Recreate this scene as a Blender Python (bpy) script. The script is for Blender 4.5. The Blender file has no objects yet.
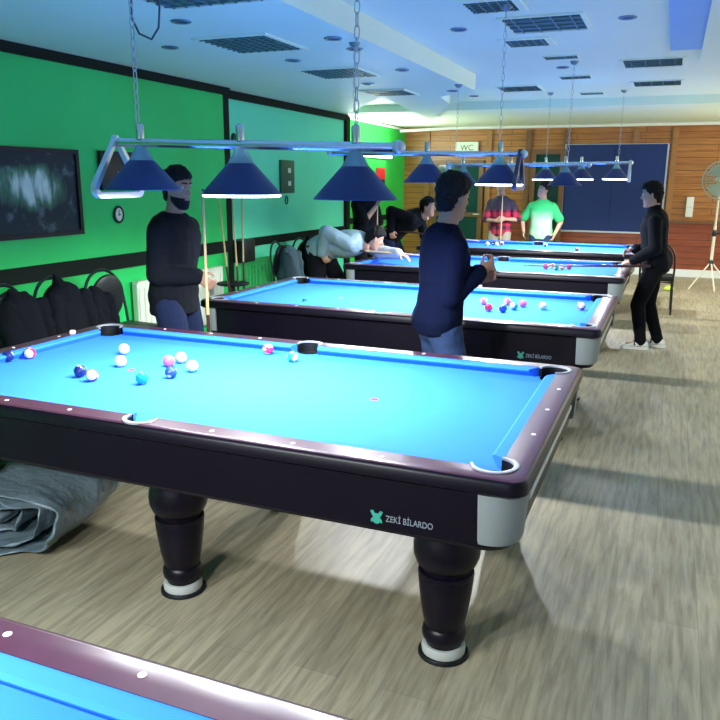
import bpy, bmesh, math, random
from mathutils import Vector, Matrix, noise
random.seed(7)
PI = math.pi
sc = bpy.context.scene
COL = sc.collection

# ------------------------------------------------------------------ camera
YAW, PITCH, ROLL, FPX = .3854, .2350, .0069, 749.4
_f = Vector((-math.sin(YAW)*math.cos(PITCH), math.cos(YAW)*math.cos(PITCH), -math.sin(PITCH)))
_r = Vector((math.cos(YAW), math.sin(YAW), 0)); _u = _r.cross(_f)
_c, _s = math.cos(ROLL), math.sin(ROLL)
_r, _u = _c*_r + _s*_u, _c*_u - _s*_r
cam = bpy.data.objects.new('camera', bpy.data.cameras.new('camera'))
COL.objects.link(cam)
cam.matrix_world = Matrix(((_r.x, _u.x, -_f.x, 1.7343), (_r.y, _u.y, -_f.y, -2.8452), (_r.z, _u.z, -_f.z, 1.6575), (0, 0, 0, 1)))
cam.data.sensor_width = 36; cam.data.lens = 36*FPX/720
cam.data.clip_start = .05
sc.camera = cam

# ------------------------------------------------------------------ world, big lights, exposure
w = bpy.data.worlds.new('world'); sc.world = w; w.use_nodes = True
w.node_tree.nodes['Background'].inputs[0].default_value = (.75, .9, 1, 1)
w.node_tree.nodes['Background'].inputs[1].default_value = .4
vs = sc.view_settings
vs.view_transform = 'Standard'; vs.look = 'None'; vs.exposure = 0.03; vs.gamma = 1.0
try: vs.use_curve_mapping = False
except Exception: pass
sc.cycles.use_denoising = True
sc.cycles.max_bounces = 7; sc.cycles.diffuse_bounces = 5
sc.cycles.sample_clamp_indirect = 6
LAMP_W = 125.0        # watts of one billiard lamp at full power
FILL_W = 24.0
def area(name, loc, rot, sx, sy, watts, col):
    l = bpy.data.lights.new(name, 'AREA'); l.shape = 'RECTANGLE'; l.size = sx; l.size_y = sy; l.energy = watts; l.color = col
    o = bpy.data.objects.new(name, l); COL.objects.link(o); o.location = loc; o.rotation_euler = rot; return o
# soft fill lights added out of view on the right and behind the camera
area('window_light', (4.35, 2.6, 1.75), (0, PI/2, 0), 1.3, 6.4, FILL_W, (.90, .97, 1))
area('window_light', (4.35, 9.2, 1.75), (0, PI/2, 0), 1.3, 3.6, FILL_W*4.0, (1, .93, .80))
area('window_light', (.2, -5.85, 1.75), (PI/2, 0, 0), 5.0, 1.3, FILL_W*.55, (.85, .95, 1))

# ------------------------------------------------------------------ materials
def lin(h):
    h = h.lstrip('#'); r = []
    for i in (0, 2, 4):
        c = int(h[i:i+2], 16)/255
        r.append(c/12.92 if c <= .04045 else ((c+.055)/1.055)**2.4)
    return (*r, 1)
def mat(name, c, rough=.5, metal=0, spec=.5, coat=0, emit=None, es=1, bump=None, vary=None, alpha=None, trans=0):
    m = bpy.data.materials.new(name); m.use_nodes = True
    nt = m.node_tree; b = nt.nodes['Principled BSDF']
    c = lin(c) if isinstance(c, str) else (*c, 1)
    b.inputs['Base Color'].default_value = c
    b.inputs['Roughness'].default_value = rough; b.inputs['Metallic'].default_value = metal
    b.inputs['Specular IOR Level'].default_value = spec; b.inputs['Coat Weight'].default_value = coat
    b.inputs['Transmission Weight'].default_value = trans
    if coat: b.inputs['Coat Roughness'].default_value = .12
    if alpha is not None: b.inputs['Alpha'].default_value = alpha
    if emit:
        b.inputs['Emission Color'].default_value = lin(emit); b.inputs['Emission Strength'].default_value = es
    if bump or vary:
        tc = nt.nodes.new('ShaderNodeTexCoord'); n = nt.nodes.new('ShaderNodeTexNoise')
        nt.links.new(tc.outputs['Object'], n.inputs['Vector'])
        n.inputs['Scale'].default_value = (bump or vary)[0]; n.inputs['Detail'].default_value = 5
        if bump:
            bp = nt.nodes.new('ShaderNodeBump'); bp.inputs['Strength'].default_value = bump[1]; bp.inputs['Distance'].default_value = bump[2] if len(bump) > 2 else .01
            nt.links.new(n.outputs['Fac'], bp.inputs['Height']); nt.links.new(bp.outputs['Normal'], b.inputs['Normal'])
        if vary:
            n2 = nt.nodes.new('ShaderNodeTexNoise'); n2.inputs['Scale'].default_value = vary[0]; n2.inputs['Detail'].default_value = 4
            nt.links.new(tc.outputs['Object'], n2.inputs['Vector'])
            mx = nt.nodes.new('ShaderNodeMix'); mx.data_type = 'RGBA'
            mx.inputs['A'].default_value = c; mx.inputs['B'].default_value = tuple(x*vary[1] for x in c[:3]) + (1,)
            nt.links.new(n2.outputs['Fac'], mx.inputs['Factor']); nt.links.new(mx.outputs['Result'], b.inputs['Base Color'])
    return m
M = {}
M['felt'] = mat('felt', (.034, .20, .80), .95, spec=.15, vary=(9, .93))
M['wood'] = mat('table_wood', (.005, .003, .010), .36, spec=.25, vary=(6, .6))
M['rail'] = mat('rail_wood', (.085, .024, .05), .32, coat=.2, vary=(14, .55))
M['cast'] = mat('casting', (.26, .29, .29), .5)
M['liner'] = mat('pocket_liner', (.30, .31, .34), .35)
M['black'] = mat('black_plastic', (.006, .007, .009), .5, spec=.25)
M['sight'] = mat('pearl', (.9, .88, .9), .25)
M['foot'] = mat('foot_plastic', (.48, .50, .47), .5)
M['pink'] = mat('pink_spot', (.42, .035, .12), .9, spec=.1)
M['logo'] = mat('logo_silver', (.26, .31, .36), .5)
M['green_logo'] = mat('logo_green', (.04, .34, .24), .5)
M['chrome'] = mat('chrome', (.62, .68, .72), .22, metal=1)
M['bracket'] = mat('bracket_silver', (.62, .68, .72), .35, metal=.6)
M['bracket_dark'] = mat('bracket_dark', (.03, .05, .12), .4)  # silver bracket seen against the light, its shade put into the colour
M['shade'] = mat('shade_blue', (.007, .017, .115), .45)
M['neck'] = mat('neck_glass', (.22, .42, .48), .25, trans=.3)
M['tubeglow'] = mat('bulb_glow', '#ffffff', .5, emit='#eaf6ff', es=14)
M['bulb_off'] = mat('bulb_dim', '#dfe8ee', .4, emit='#eaf6ff', es=2)
M['skin'] = mat('skin', (.48, .28, .19), .6, spec=.25)
M['skin_dim'] = mat('skin_olive', (.34, .19, .12), .6, spec=.25)
M['hair'] = mat('hair_black', (.006, .005, .005), .7, spec=.2, bump=(90, .8, .01))
M['cloth_black'] = mat('cloth_black', (.005, .006, .009), .9, spec=.12, bump=(25, .3, .02))
M['cloth_navy'] = mat('cloth_navy', (.003, .005, .018), .95, spec=.06, bump=(25, .3, .02))
M['jeans'] = mat('denim', (.030, .055, .13), .9, spec=.1, bump=(30, .3, .02), vary=(10, .5))
M['jeans_dark'] = mat('denim_dark', (.010, .016, .045), .9, spec=.1, bump=(30, .3, .02))
M['jacket_grey'] = mat('jacket_grey', (.24, .36, .40), .55, bump=(12, .6, .03))
M['knit'] = mat('knit_grey', (.50, .53, .58), .9, bump=(80, .5, .01), vary=(40, .6))
M['tee_green'] = mat('tee_green', (.03, .42, .12), .9, bump=(20, .3, .02))

M['shoe_white'] = mat('shoe_white', (.75, .75, .68), .6)
M['shoe_dark'] = mat('shoe_dark', (.03, .05, .055), .6)
M['eye'] = mat('eye', (.50, .48, .45), .3)
M['khaki'] = mat('khaki', (.34, .30, .24), .9, bump=(30, .3, .02))
M['cue_dark'] = mat('cue_dark_shaft', (.07, .045, .03), .35)  # shaft darkened as if backlit, the shade is in its colour
M['lips'] = mat('lips', (.45, .18, .16), .5)
M['cue_wood'] = mat('cue_maple', (.62, .44, .22), .35)
M['cue_butt'] = mat('cue_butt', (.05, .02, .02), .3)
M['white_paint'] = mat('white_paint', (.78, .80, .76), .5)
M['radiator'] = mat('radiator_cream', (.72, .78, .62), .45)
M['radiator_green'] = mat('radiator_green', (.05, .62, .16), .45)
M['dark_trim'] = mat('dark_trim', (.004, .010, .007), .65, spec=.15)
M['cover'] = mat('cover_grey', (.15, .21, .24), .42, bump=(14, .5, .03))
M['vinyl'] = mat('black_vinyl', (.008, .012, .014), .42, spec=.3)
M['frame_dark'] = mat('tube_dark', (.02, .03, .03), .35, metal=.6)
M['grille'] = mat('grille', (.05, .12, .11), .6)
M['spot_metal'] = mat('spot_metal', (.22, .30, .36), .3, metal=.8)
M['chain_metal'] = mat('chain_metal', (.45, .52, .55), .35, metal=.6)
M['spot_dark'] = mat('spot_dark', (.03, .06, .10), .5)
M['board_blue'] = mat('board_blue', (.008, .030, .155), .75, vary=(3, .8))
M['alu'] = mat('aluminium', (.6, .62, .62), .35, metal=.7)
M['red'] = mat('red', (.8, .03, .04), .5)
M['sign_white'] = mat('sign_white', (.72, .80, .66), .5)
M['sign_ink'] = mat('sign_ink', (.05, .09, .07), .6)
M['glass_dark'] = mat('door_glass', (.012, .05, .045), .12, spec=.6)
M['wood_trim'] = mat('batten_wood', (.42, .20, .06), .45, vary=(8, .6))
M['wood_brown'] = mat('frame_wood', (.22, .10, .04), .45, vary=(8, .6))
M['yellow'] = mat('lime', (.55, .75, .06), .7)
M['fan_blade'] = mat('fan_blade', (.20, .28, .22), .45)
M['fan_cream'] = mat('fan_cream', (.62, .60, .46), .45)

def nodes_of(name):
    m = bpy.data.materials.new(name); m.use_nodes = True
    nt = m.node_tree; return m, nt, nt.nodes['Principled BSDF'], (lambda t: nt.nodes.new(t)), nt.links.new
def wall_paint(name, c1, c2):
    m, nt, b, N, L = nodes_of(name)
    tc = N('ShaderNodeTexCoord'); n = N('ShaderNodeTexNoise'); n.inputs['Scale'].default_value = 1.3; n.inputs['Detail'].default_value = 6
    L(tc.outputs['Object'], n.inputs['Vector'])
    r = N('ShaderNodeValToRGB'); r.color_ramp.elements[0].position = .35; r.color_ramp.elements[1].position = .65
    r.color_ramp.elements[0].color = (*c1, 1); r.color_ramp.elements[1].color = (*c2, 1)
    L(n.outputs['Fac'], r.inputs['Fac']); L(r.outputs['Color'], b.inputs['Base Color'])
    n2 = N('ShaderNodeTexNoise'); n2.inputs['Scale'].default_value = 160; L(tc.outputs['Object'], n2.inputs['Vector'])
    bp = N('ShaderNodeBump'); bp.inputs['Strength'].default_value = .15; bp.inputs['Distance'].default_value = .003
    L(n2.outputs['Fac'], bp.inputs['Height']); L(bp.outputs['Normal'], b.inputs['Normal'])
    b.inputs['Roughness'].default_value = .6
    return m
M['green'] = wall_paint('green_paint', (.003, .56, .10), (.004, .64, .125))
M['mint'] = wall_paint('mint_paint', (.10, .78, .43), (.12, .82, .46))  # wall green made paler, with lamp light and haze put into the colour
M['lime_wall'] = wall_paint('bright_green_paint', (.02, .56, .07), (.03, .62, .09))
M['ceiling'] = wall_paint('ceiling_paint', (.78, .90, .68), (.81, .92, .71))
M['ceiling_blue'] = wall_paint('duct_blue', (.25, .48, .78), (.28, .52, .82))
M['wall_white'] = wall_paint('white_wall_paint', (.70, .72, .70), (.75, .76, .74))

def floor_mat():
    m, nt, b, N, L = nodes_of('oak_laminate')
    tc = N('ShaderNodeTexCoord'); mp = N('ShaderNodeMapping'); mp.inputs['Rotation'].default_value = (0, 0, PI/2)
    L(tc.outputs['Object'], mp.inputs['Vector'])
    br = N('ShaderNodeTexBrick'); br.inputs['Scale'].default_value = 1; br.inputs['Brick Width'].default_value = 1.25; br.inputs['Row Height'].default_value = .165
    br.inputs['Mortar Size'].default_value = .0009; br.inputs['Mortar'].default_value = (.26, .22, .15, 1)
    br.inputs['Color1'].default_value = (.47, .405, .27, 1); br.inputs['Color2'].default_value = (.375, .325, .215, 1); br.offset = .37
    L(mp.outputs['Vector'], br.inputs['Vector'])
    st = N('ShaderNodeMapping'); st.inputs['Scale'].default_value = (22, 1.8, 1); L(tc.outputs['Object'], st.inputs['Vector'])
    n = N('ShaderNodeTexNoise'); n.inputs['Scale'].default_value = 1.6; n.inputs['Detail'].default_value = 7; n.inputs['Roughness'].default_value = .62
    n.inputs['Distortion'].default_value = .3; L(st.outputs['Vector'], n.inputs['Vector'])
    r = N('ShaderNodeValToRGB'); r.color_ramp.elements[0].position = .34; r.color_ramp.elements[1].position = .62
    r.color_ramp.elements[0].color = (.62, .61, .60, 1); r.color_ramp.elements[1].color = (1.08, 1.08, 1.06, 1)
    L(n.outputs['Fac'], r.inputs['Fac'])
    mx = N('ShaderNodeMix'); mx.data_type = 'RGBA'; mx.blend_type = 'MULTIPLY'; mx.inputs['Factor'].default_value = 1
    L(br.outputs['Color'], mx.inputs['A']); L(r.outputs['Color'], mx.inputs['B']); L(mx.outputs['Result'], b.inputs['Base Color'])
    b.inputs['Roughness'].default_value = .42; b.inputs['Specular IOR Level'].default_value = .35
    return m
M['floor'] = floor_mat()
def board_mat(name, ca, cb, row=.11):
    m, nt, b, N, L = nodes_of(name)
    tc = N('ShaderNodeTexCoord'); mp = N('ShaderNodeMapping'); mp.inputs['Rotation'].default_value = (PI/2, 0, 0)
    L(tc.outputs['Object'], mp.inputs['Vector'])
    br = N('ShaderNodeTexBrick'); br.inputs['Scale'].default_value = 1; br.inputs['Brick Width'].default_value = 2.4; br.inputs['Row Height'].default_value = row
    br.inputs['Mortar Size'].default_value = .006; br.inputs['Mortar'].default_value = tuple(x*.35 for x in ca) + (1,)
    br.inputs['Color1'].default_value = (*ca, 1); br.inputs['Color2'].default_value = (*cb, 1)
    L(mp.outputs['Vector'], br.inputs['Vector'])
    st = N('ShaderNodeMapping'); st.inputs['Scale'].default_value = (1, 1, 14); L(tc.outputs['Object'], st.inputs['Vector'])
    n = N('ShaderNodeTexNoise'); n.inputs['Scale'].default_value = 2.5; n.inputs['Detail'].default_value = 6; L(st.outputs['Vector'], n.inputs['Vector'])
    r = N('ShaderNodeValToRGB'); r.color_ramp.elements[0].position = .3; r.color_ramp.elements[1].position = .7
    r.color_ramp.elements[0].color = (.6, .55, .5, 1); r.color_ramp.elements[1].color = (1.05, 1.05, 1.05, 1); L(n.outputs['Fac'], r.inputs['Fac'])
    mx = N('ShaderNodeMix'); mx.data_type = 'RGBA'; mx.blend_type = 'MULTIPLY'; mx.inputs['Factor'].default_value = 1
    L(br.outputs['Color'], mx.inputs['A']); L(r.outputs['Color'], mx.inputs['B']); L(mx.outputs['Result'], b.inputs['Base Color'])
    b.inputs['Roughness'].default_value = .38
    return m
M['boards'] = board_mat('pine_boards', (.50, .215, .055), (.43, .17, .045))
M['boards_red'] = board_mat('wainscot_boards', (.34, .08, .03), (.29, .065, .026))
def plaid_mat():
    m, nt, b, N, L = nodes_of('plaid_shirt')
    tc = N('ShaderNodeTexCoord'); sp = N('ShaderNodeSeparateXYZ'); L(tc.outputs['Object'], sp.inputs[0])
    def band(out, scale, ph):
        a = N('ShaderNodeMath'); a.operation = 'MULTIPLY_ADD'; a.inputs[1].default_value = scale; a.inputs[2].default_value = ph; L(out, a.inputs[0])
        s = N('ShaderNodeMath'); s.operation = 'SINE'; L(a.outputs[0], s.inputs[0])
        g = N('ShaderNodeMath'); g.operation = 'GREATER_THAN'; g.inputs[1].default_value = .1; L(s.outputs[0], g.inputs[0]); return g.outputs[0]
    bz = band(sp.outputs['Z'], 46, 2.0); bx = band(sp.outputs['X'], 60, .4)
    ad = N('ShaderNodeMath'); ad.operation = 'ADD'; L(bz, ad.inputs[0]); L(bx, ad.inputs[1])
    hv = N('ShaderNodeMath'); hv.operation = 'MULTIPLY'; hv.inputs[1].default_value = .5; L(ad.outputs[0], hv.inputs[0])
    r = N('ShaderNodeValToRGB'); r.color_ramp.interpolation = 'CONSTANT'
    e = r.color_ramp.elements; e[0].color = (.55, .02, .06, 1); e[1].position = .4; e[1].color = (.26, .015, .04, 1)
    k = e.new(.8); k.color = (.025, .012, .03, 1)
    L(hv.outputs[0], r.inputs['Fac'])
    # dark yoke across the shoulders
    g = N('ShaderNodeMath'); g.operation = 'GREATER_THAN'; g.inputs[1].default_value = 1.23; L(sp.outputs['Z'], g.inputs[0])
    mx = N('ShaderNodeMix'); mx.data_type = 'RGBA'; mx.inputs['B'].default_value = (.045, .03, .055, 1)
    L(g.outputs[0], mx.inputs['Factor']); L(r.outputs['Color'], mx.inputs['A']); L(mx.outputs['Result'], b.inputs['Base Color'])
    b.inputs['Roughness'].default_value = .85
    return m
M['plaid'] = plaid_mat()
def picture_mat():
    m, nt, b, N, L = nodes_of('landscape_print')
    tc = N('ShaderNodeTexCoord'); st = N('ShaderNodeMapping'); st.inputs['Scale'].default_value = (1, 9, 2.2); L(tc.outputs['Object'], st.inputs['Vector'])
    n = N('ShaderNodeTexNoise'); n.inputs['Scale'].default_value = 1.2; n.inputs['Detail'].default_value = 6; L(st.outputs['Vector'], n.inputs['Vector'])
    n3 = N('ShaderNodeTexNoise'); n3.inputs['Scale'].default_value = 9; n3.inputs['Detail'].default_value = 6; L(tc.outputs['Object'], n3.inputs['Vector'])
    sp = N('ShaderNodeSeparateXYZ'); L(tc.outputs['Object'], sp.inputs[0])
    def gauss(out, c, wd):
        a = N('ShaderNodeMath'); a.operation = 'SUBTRACT'; a.inputs[1].default_value = c; L(out, a.inputs[0])
        d = N('ShaderNodeMath'); d.operation = 'DIVIDE'; d.inputs[1].default_value = wd; L(a.outputs[0], d.inputs[0])
        s = N('ShaderNodeMath'); s.operation = 'MULTIPLY'; L(d.outputs[0], s.inputs[0]); L(d.outputs[0], s.inputs[1])
        o = N('ShaderNodeMath'); o.operation = 'SUBTRACT'; o.inputs[0].default_value = 1; o.use_clamp = True; L(s.outputs[0], o.inputs[1]); return o.outputs[0]
    g = N('ShaderNodeMath'); g.operation = 'MULTIPLY'; L(gauss(sp.outputs['Y'], .0, .47), g.inputs[0]); L(gauss(sp.outputs['Z'], .04, .24), g.inputs[1])
    q = N('ShaderNodeMath'); q.operation = 'MULTIPLY'; L(g.outputs[0], q.inputs[0]); L(n.outputs['Fac'], q.inputs[1])
    r = N('ShaderNodeValToRGB'); e = r.color_ramp.elements
    e[0].position = .20; e[0].color = (.008, .026, .028, 1); e[1].position = .50; e[1].color = (.62, .74, .60, 1)
    k = e.new(.36); k.color = (.07, .20, .10, 1)
    L(q.outputs[0], r.inputs['Fac'])
    r2 = N('ShaderNodeValToRGB'); e2 = r2.color_ramp.elements; e2[0].position = .56; e2[0].color = (0, 0, 0, 1); e2[1].position = .75; e2[1].color = (.10, .16, .15, 1)
    L(n3.outputs['Fac'], r2.inputs['Fac'])
    ad = N('ShaderNodeMix'); ad.data_type = 'RGBA'; ad.blend_type = 'ADD'; ad.inputs['Factor'].default_value = 1
    L(r.outputs['Color'], ad.inputs['A']); L(r2.outputs['Color'], ad.inputs['B']); L(ad.outputs['Result'], b.inputs['Base Color'])
    b.inputs['Roughness'].default_value = .5; b.inputs['Specular IOR Level'].default_value = .2
    return m
M['print'] = picture_mat()
def tee_mat():
    m, nt, b, N, L = nodes_of('printed_tee')
    tc = N('ShaderNodeTexCoord'); sp = N('ShaderNodeSeparateXYZ'); L(tc.outputs['Object'], sp.inputs[0])
    n = N('ShaderNodeTexNoise'); n.inputs['Scale'].default_value = 14; n.inputs['Detail'].default_value = 3
    mp = N('ShaderNodeMapping'); mp.inputs['Scale'].default_value = (1.6, .2, .7); L(tc.outputs['Object'], mp.inputs['Vector']); L(mp.outputs['Vector'], n.inputs['Vector'])
    a = N('ShaderNodeMapRange'); a.inputs['From Min'].default_value = 1.24; a.inputs['From Max'].default_value = 1.06; L(sp.outputs['Z'], a.inputs['Value'])
    ab = N('ShaderNodeMath'); ab.operation = 'ABSOLUTE'; L(sp.outputs['X'], ab.inputs[0])
    c = N('ShaderNodeMapRange'); c.inputs['From Min'].default_value = .19; c.inputs['From Max'].default_value = .14; L(ab.outputs[0], c.inputs['Value'])
    d = N('ShaderNodeMath'); d.operation = 'MULTIPLY'; L(a.outputs[0], d.inputs[0]); L(c.outputs[0], d.inputs[1])
    e = N('ShaderNodeMath'); e.operation = 'MULTIPLY_ADD'; e.inputs[1].default_value = .9; L(n.outputs['Fac'], e.inputs[0]); e.inputs[2].default_value = -.05
    f = N('ShaderNodeMath'); f.operation = 'MULTIPLY'; f.use_clamp = True; L(d.outputs[0], f.inputs[0])
    g = N('ShaderNodeMath'); g.operation = 'ADD'; g.inputs[1].default_value = .45; L(e.outputs[0], g.inputs[0]); L(g.outputs[0], f.inputs[1])
    mx = N('ShaderNodeMix'); mx.data_type = 'RGBA'; mx.inputs['A'].default_value = (.03, .42, .12, 1); mx.inputs['B'].default_value = (.42, .68, .40, 1)
    L(f.outputs[0], mx.inputs['Factor']); L(mx.outputs['Result'], b.inputs['Base Color']); b.inputs['Roughness'].default_value = .9
    return m
M['tee_green'] = tee_mat()

# ------------------------------------------------------------------ mesh helpers
def obj(name, bm, m, parent=None, smooth=False, loc=None):
    me = bpy.data.meshes.new(name)
    bmesh.ops.recalc_face_normals(bm, faces=bm.faces)
    bm.to_mesh(me); bm.free()
    return obm(name, me, m, parent, smooth, loc)
def obm(name, me, m, parent=None, smooth=False, loc=None):
    for mm in (m if isinstance(m, (list, tuple)) else [m]): me.materials.append(M[mm] if isinstance(mm, str) else mm)
    if smooth:
        for p in me.polygons: p.use_smooth = True
        try: me.set_sharp_from_angle(angle=math.radians(40))
        except Exception: pass
    o = bpy.data.objects.new(name, me); COL.objects.link(o)
    if parent: o.parent = parent
    if loc: o.location = loc
    return o
def tag(o, label=None, cat=None, group=None, kind=None):
    if label: o['label'] = label
    if cat: o['category'] = cat
    if group: o['group'] = group
    if kind: o['kind'] = kind
    return o
def struct(name, bm, m, label=None, smooth=False):
    o = obj(name, bm, m, None, smooth); o['kind'] = 'structure'
    if label: o['label'] = label
    return o
def thing(name, label, cat, loc=(0, 0, 0), rz=0, group=None):
    o = bpy.data.objects.new(name, None); COL.objects.link(o); o.location = loc; o.rotation_euler = (0, 0, rz)
    o.empty_display_size = .1
    return tag(o, label, cat, group)
def dup(root, loc, rz=0, label=None, group=None):
    r = root.copy(); COL.objects.link(r); r.location = loc; r.rotation_euler = (0, 0, rz)
    if label: r['label'] = label
    if group: r['group'] = group
    for ch in list(root.children):
        c = ch.copy(); COL.objects.link(c); c.parent = r
        for g in ch.children:
            d = g.copy(); COL.objects.link(d); d.parent = c
    return r
def BM(): return bmesh.new()
def box(bm, a, b, rot=None, org=None):
    vs_ = [bm.verts.new((x, y, z)) for x in (a[0], b[0]) for y in (a[1], b[1]) for z in (a[2], b[2])]
    if rot is not None: bmesh.ops.rotate(bm, verts=vs_, cent=org or ((a[0]+b[0])/2, (a[1]+b[1])/2, (a[2]+b[2])/2), matrix=rot)
    for i in ((0, 1, 3, 2), (4, 6, 7, 5), (0, 4, 5, 1), (2, 3, 7, 6), (0, 2, 6, 4), (1, 5, 7, 3)): bm.faces.new([vs_[j] for j in i])
    return bm
def rbox(bm, a, b, r=.01, seg=2):
    t = BM(); box(t, a, b); bmesh.ops.bevel(t, geom=list(t.edges), offset=r, segments=seg, affect='EDGES', profile=.5)
    me = bpy.data.meshes.new('t'); t.to_mesh(me); t.free(); bm.from_mesh(me); bpy.data.meshes.remove(me); return bm
def rings(bm, loops, cap=True, closed=False):
    R = [[bm.verts.new(p) for p in l] for l in loops]; n = len(R[0])
    pairs = list(zip(R, R[1:])) + ([(R[-1], R[0])] if closed else [])
    for A, B in pairs:
        for i in range(n): bm.faces.new((A[i], A[(i+1) % n], B[(i+1) % n], B[i]))
    if cap and not closed:
        bm.faces.new(R[0][::-1]); bm.faces.new(R[-1])
    return bm
def frame_of(d):
    d = Vector(d).normalized(); h = Vector((0, 0, 1)) if abs(d.z) < .9 else Vector((1, 0, 0))
    a = d.cross(h).normalized(); return a, d.cross(a).normalized()
def tube(bm, pts, r, n=8, closed=False, cap=True):
    pts = [Vector(p) for p in pts]; loops = []; N = len(pts)
    rr = r if isinstance(r, (list, tuple)) else [r]*N
    a = None
    for i, p in enumerate(pts):
        d = (pts[(i+1) % N] - pts[i-1]) if closed else (pts[min(i+1, N-1)] - pts[max(i-1, 0)])
        d.normalize()
        if a is None: a, b = frame_of(d)
        else:
            a = (a - d*a.dot(d)).normalized(); b = d.cross(a)
        loops.append([p + (a*math.cos(2*PI*k/n) + b*math.sin(2*PI*k/n))*rr[i] for k in range(n)])
    return rings(bm, loops, cap, closed)
def capsule(bm, p, q, r0, r1, n=10):
    p, q = Vector(p), Vector(q); d = (q-p); L = d.length
    if L < 1e-6: return bm
    d /= L; pts, rr = [], []
    for t in (-1, -.7, -.35): pts.append(p + d*(r0*t)); rr.append(max(r0*math.sqrt(max(0, 1-t*t)), r0*.12))
    pts.append(p); rr.append(r0); pts.append(q); rr.append(r1)
    for t in (.35, .7, 1): pts.append(q + d*(r1*t)); rr.append(max(r1*math.sqrt(max(0, 1-t*t)), r1*.12))
    return tube(bm, pts, rr, n)
def lathe(bm, prof, n=24, c=(0, 0), cap=True):
    return rings(bm, [[(c[0]+r*math.cos(2*PI*k/n), c[1]+r*math.sin(2*PI*k/n), z) for k in range(n)] for r, z in prof], cap)
def ball(bm, c, r, n=14, rz=None, m=10):
    c = Vector(c); rx, ry, rz_ = (r, r, r) if not isinstance(r, tuple) else r
    L = []
    for i in range(m+1):
        a = -PI/2 + PI*i/m; k = max(math.cos(a), .02)
        L.append([c + Vector((rx*k*math.cos(2*PI*j/n), ry*k*math.sin(2*PI*j/n), rz_*math.sin(a))) for j in range(n)])
    return rings(bm, L)
def prism(bm, pts, z0, z1):
    return rings(bm, [[(x, y, z0) for x, y in pts], [(x, y, z1) for x, y in pts]])
def rrect(hx, hy, r, z, n=6):
    out = []
    for cx, cy, a0 in ((hx-r, hy-r, 0), (-hx+r, hy-r, PI/2), (-hx+r, -hy+r, PI), (hx-r, -hy+r, 1.5*PI)):
        for k in range(n+1):
            a = a0 + PI/2*k/n; out.append((cx + r*math.cos(a), cy + r*math.sin(a), z))
    return out
def evaluated(bm, mods):
    bmesh.ops.recalc_face_normals(bm, faces=bm.faces)
    me = bpy.data.meshes.new('tmp'); bm.to_mesh(me); bm.free()
    o = bpy.data.objects.new('tmp', me); COL.objects.link(o)
    for t, kw in mods:
        md = o.modifiers.new('m', t)
        for k, v in kw.items(): setattr(md, k, v)
    dg = bpy.context.evaluated_depsgraph_get(); dg.update()
    res = bpy.data.meshes.new_from_object(o.evaluated_get(dg))
    bpy.data.objects.remove(o); bpy.data.meshes.remove(me)
    return res
def remesh(bm, vox, sm=4):
    return evaluated(bm, [('REMESH', dict(mode='VOXEL', voxel_size=vox)), ('SMOOTH', dict(factor=.5, iterations=sm))])
def wrinkle(me, amp, scale, seed=0.0):
    ns = [v.normal.copy() for v in me.vertices]
    for v, n in zip(me.vertices, ns):
        p = v.co*scale + Vector((seed, seed*1.7, 0))
        k = noise.noise(p) + .5*noise.noise(p*2.3)
        rg = 1 - abs(noise.noise(p*1.3 + Vector((9, 3, 1))))*2
        v.co += n*amp*(k*.6 + rg*.5)
    me.update()
def text_mesh(body, size, depth):
    cu = bpy.data.curves.new('t', 'FONT'); cu.body = body; cu.size = size; cu.extrude = depth; cu.align_x = 'LEFT'
    o = bpy.data.objects.new('t', cu); COL.objects.link(o)
    dg = bpy.context.evaluated_depsgraph_get(); dg.update()
    me = bpy.data.meshes.new_from_object(o.evaluated_get(dg)); bpy.data.objects.remove(o)
    return me
def put(me, mx):
    me.transform(mx); me.update(); return me

# ------------------------------------------------------------------ the room
CZ, SZ, LZ = 2.80, 2.63, 2.69          # main ceiling, left soffit, lower far strip
XR, YB, YF = 4.4, -5.9, 12.0
struct('floor', box(BM(), (-3.6, YB-.2, -.12), (XR+.2, YF+.2, 0)), 'floor', 'pale oak laminate floor')
b = BM(); box(b, (-3.7, YB-.2, CZ), (XR+.2, YF+.2, CZ+.12)); struct('ceiling', b, 'ceiling')
# soffit along the green wall, its end cut back on the far left
b = BM(); prism(b, [(-3.0, YB), (-.39, YB), (-.39, 5.72), (-.93, 6.2), (-1.05, 7.05), (-2.1, 9.7), (-1.56, 5.9), (-3.0, 8.2)], SZ, CZ)
struct('ceiling_soffit', b, 'ceiling')
b = BM(); box(b, (-3.6, 8.6, LZ), (XR, YF, CZ)); struct('ceiling_far_drop', b, 'ceiling')
b = BM(); box(b, (1.60, YB, CZ-.02), (1.85, 4.66, CZ+.05)); struct('ceiling_duct', b, 'ceiling_blue')
b = BM(); box(b, (1.85, YB, CZ-.03), (XR, 5.3, CZ+.05)); struct('ceiling_right', b, 'ceiling')
# walls
struct('wall_left', box(BM(), (-3.3, YB, 0), (-2.9, 4.55, CZ)), 'green')
struct('wall_left_middle', box(BM(), (-3.4, 4.55, 0), (-3.0, 8.2, CZ)), 'mint')
struct('wall_left_far', box(BM(), (-3.7, 8.2, 0), (-3.35, YF+.2, CZ)), 'lime_wall')
struct('wall_far', box(BM(), (-3.6, YF, 0), (XR+.2, YF+.2, CZ)), 'boards')
struct('wall_far_wainscot', box(BM(), (-1.6, YF-.02, 0), (XR, YF, .98)), 'boards_red')
struct('wall_right', box(BM(), (XR, YB, 0), (XR+.2, YF+.2, CZ)), 'wall_white')
struct('wall_back', box(BM(), (-3.4, YB-.2, 0), (XR+.2, YB, CZ)), 'wall_white')
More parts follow.
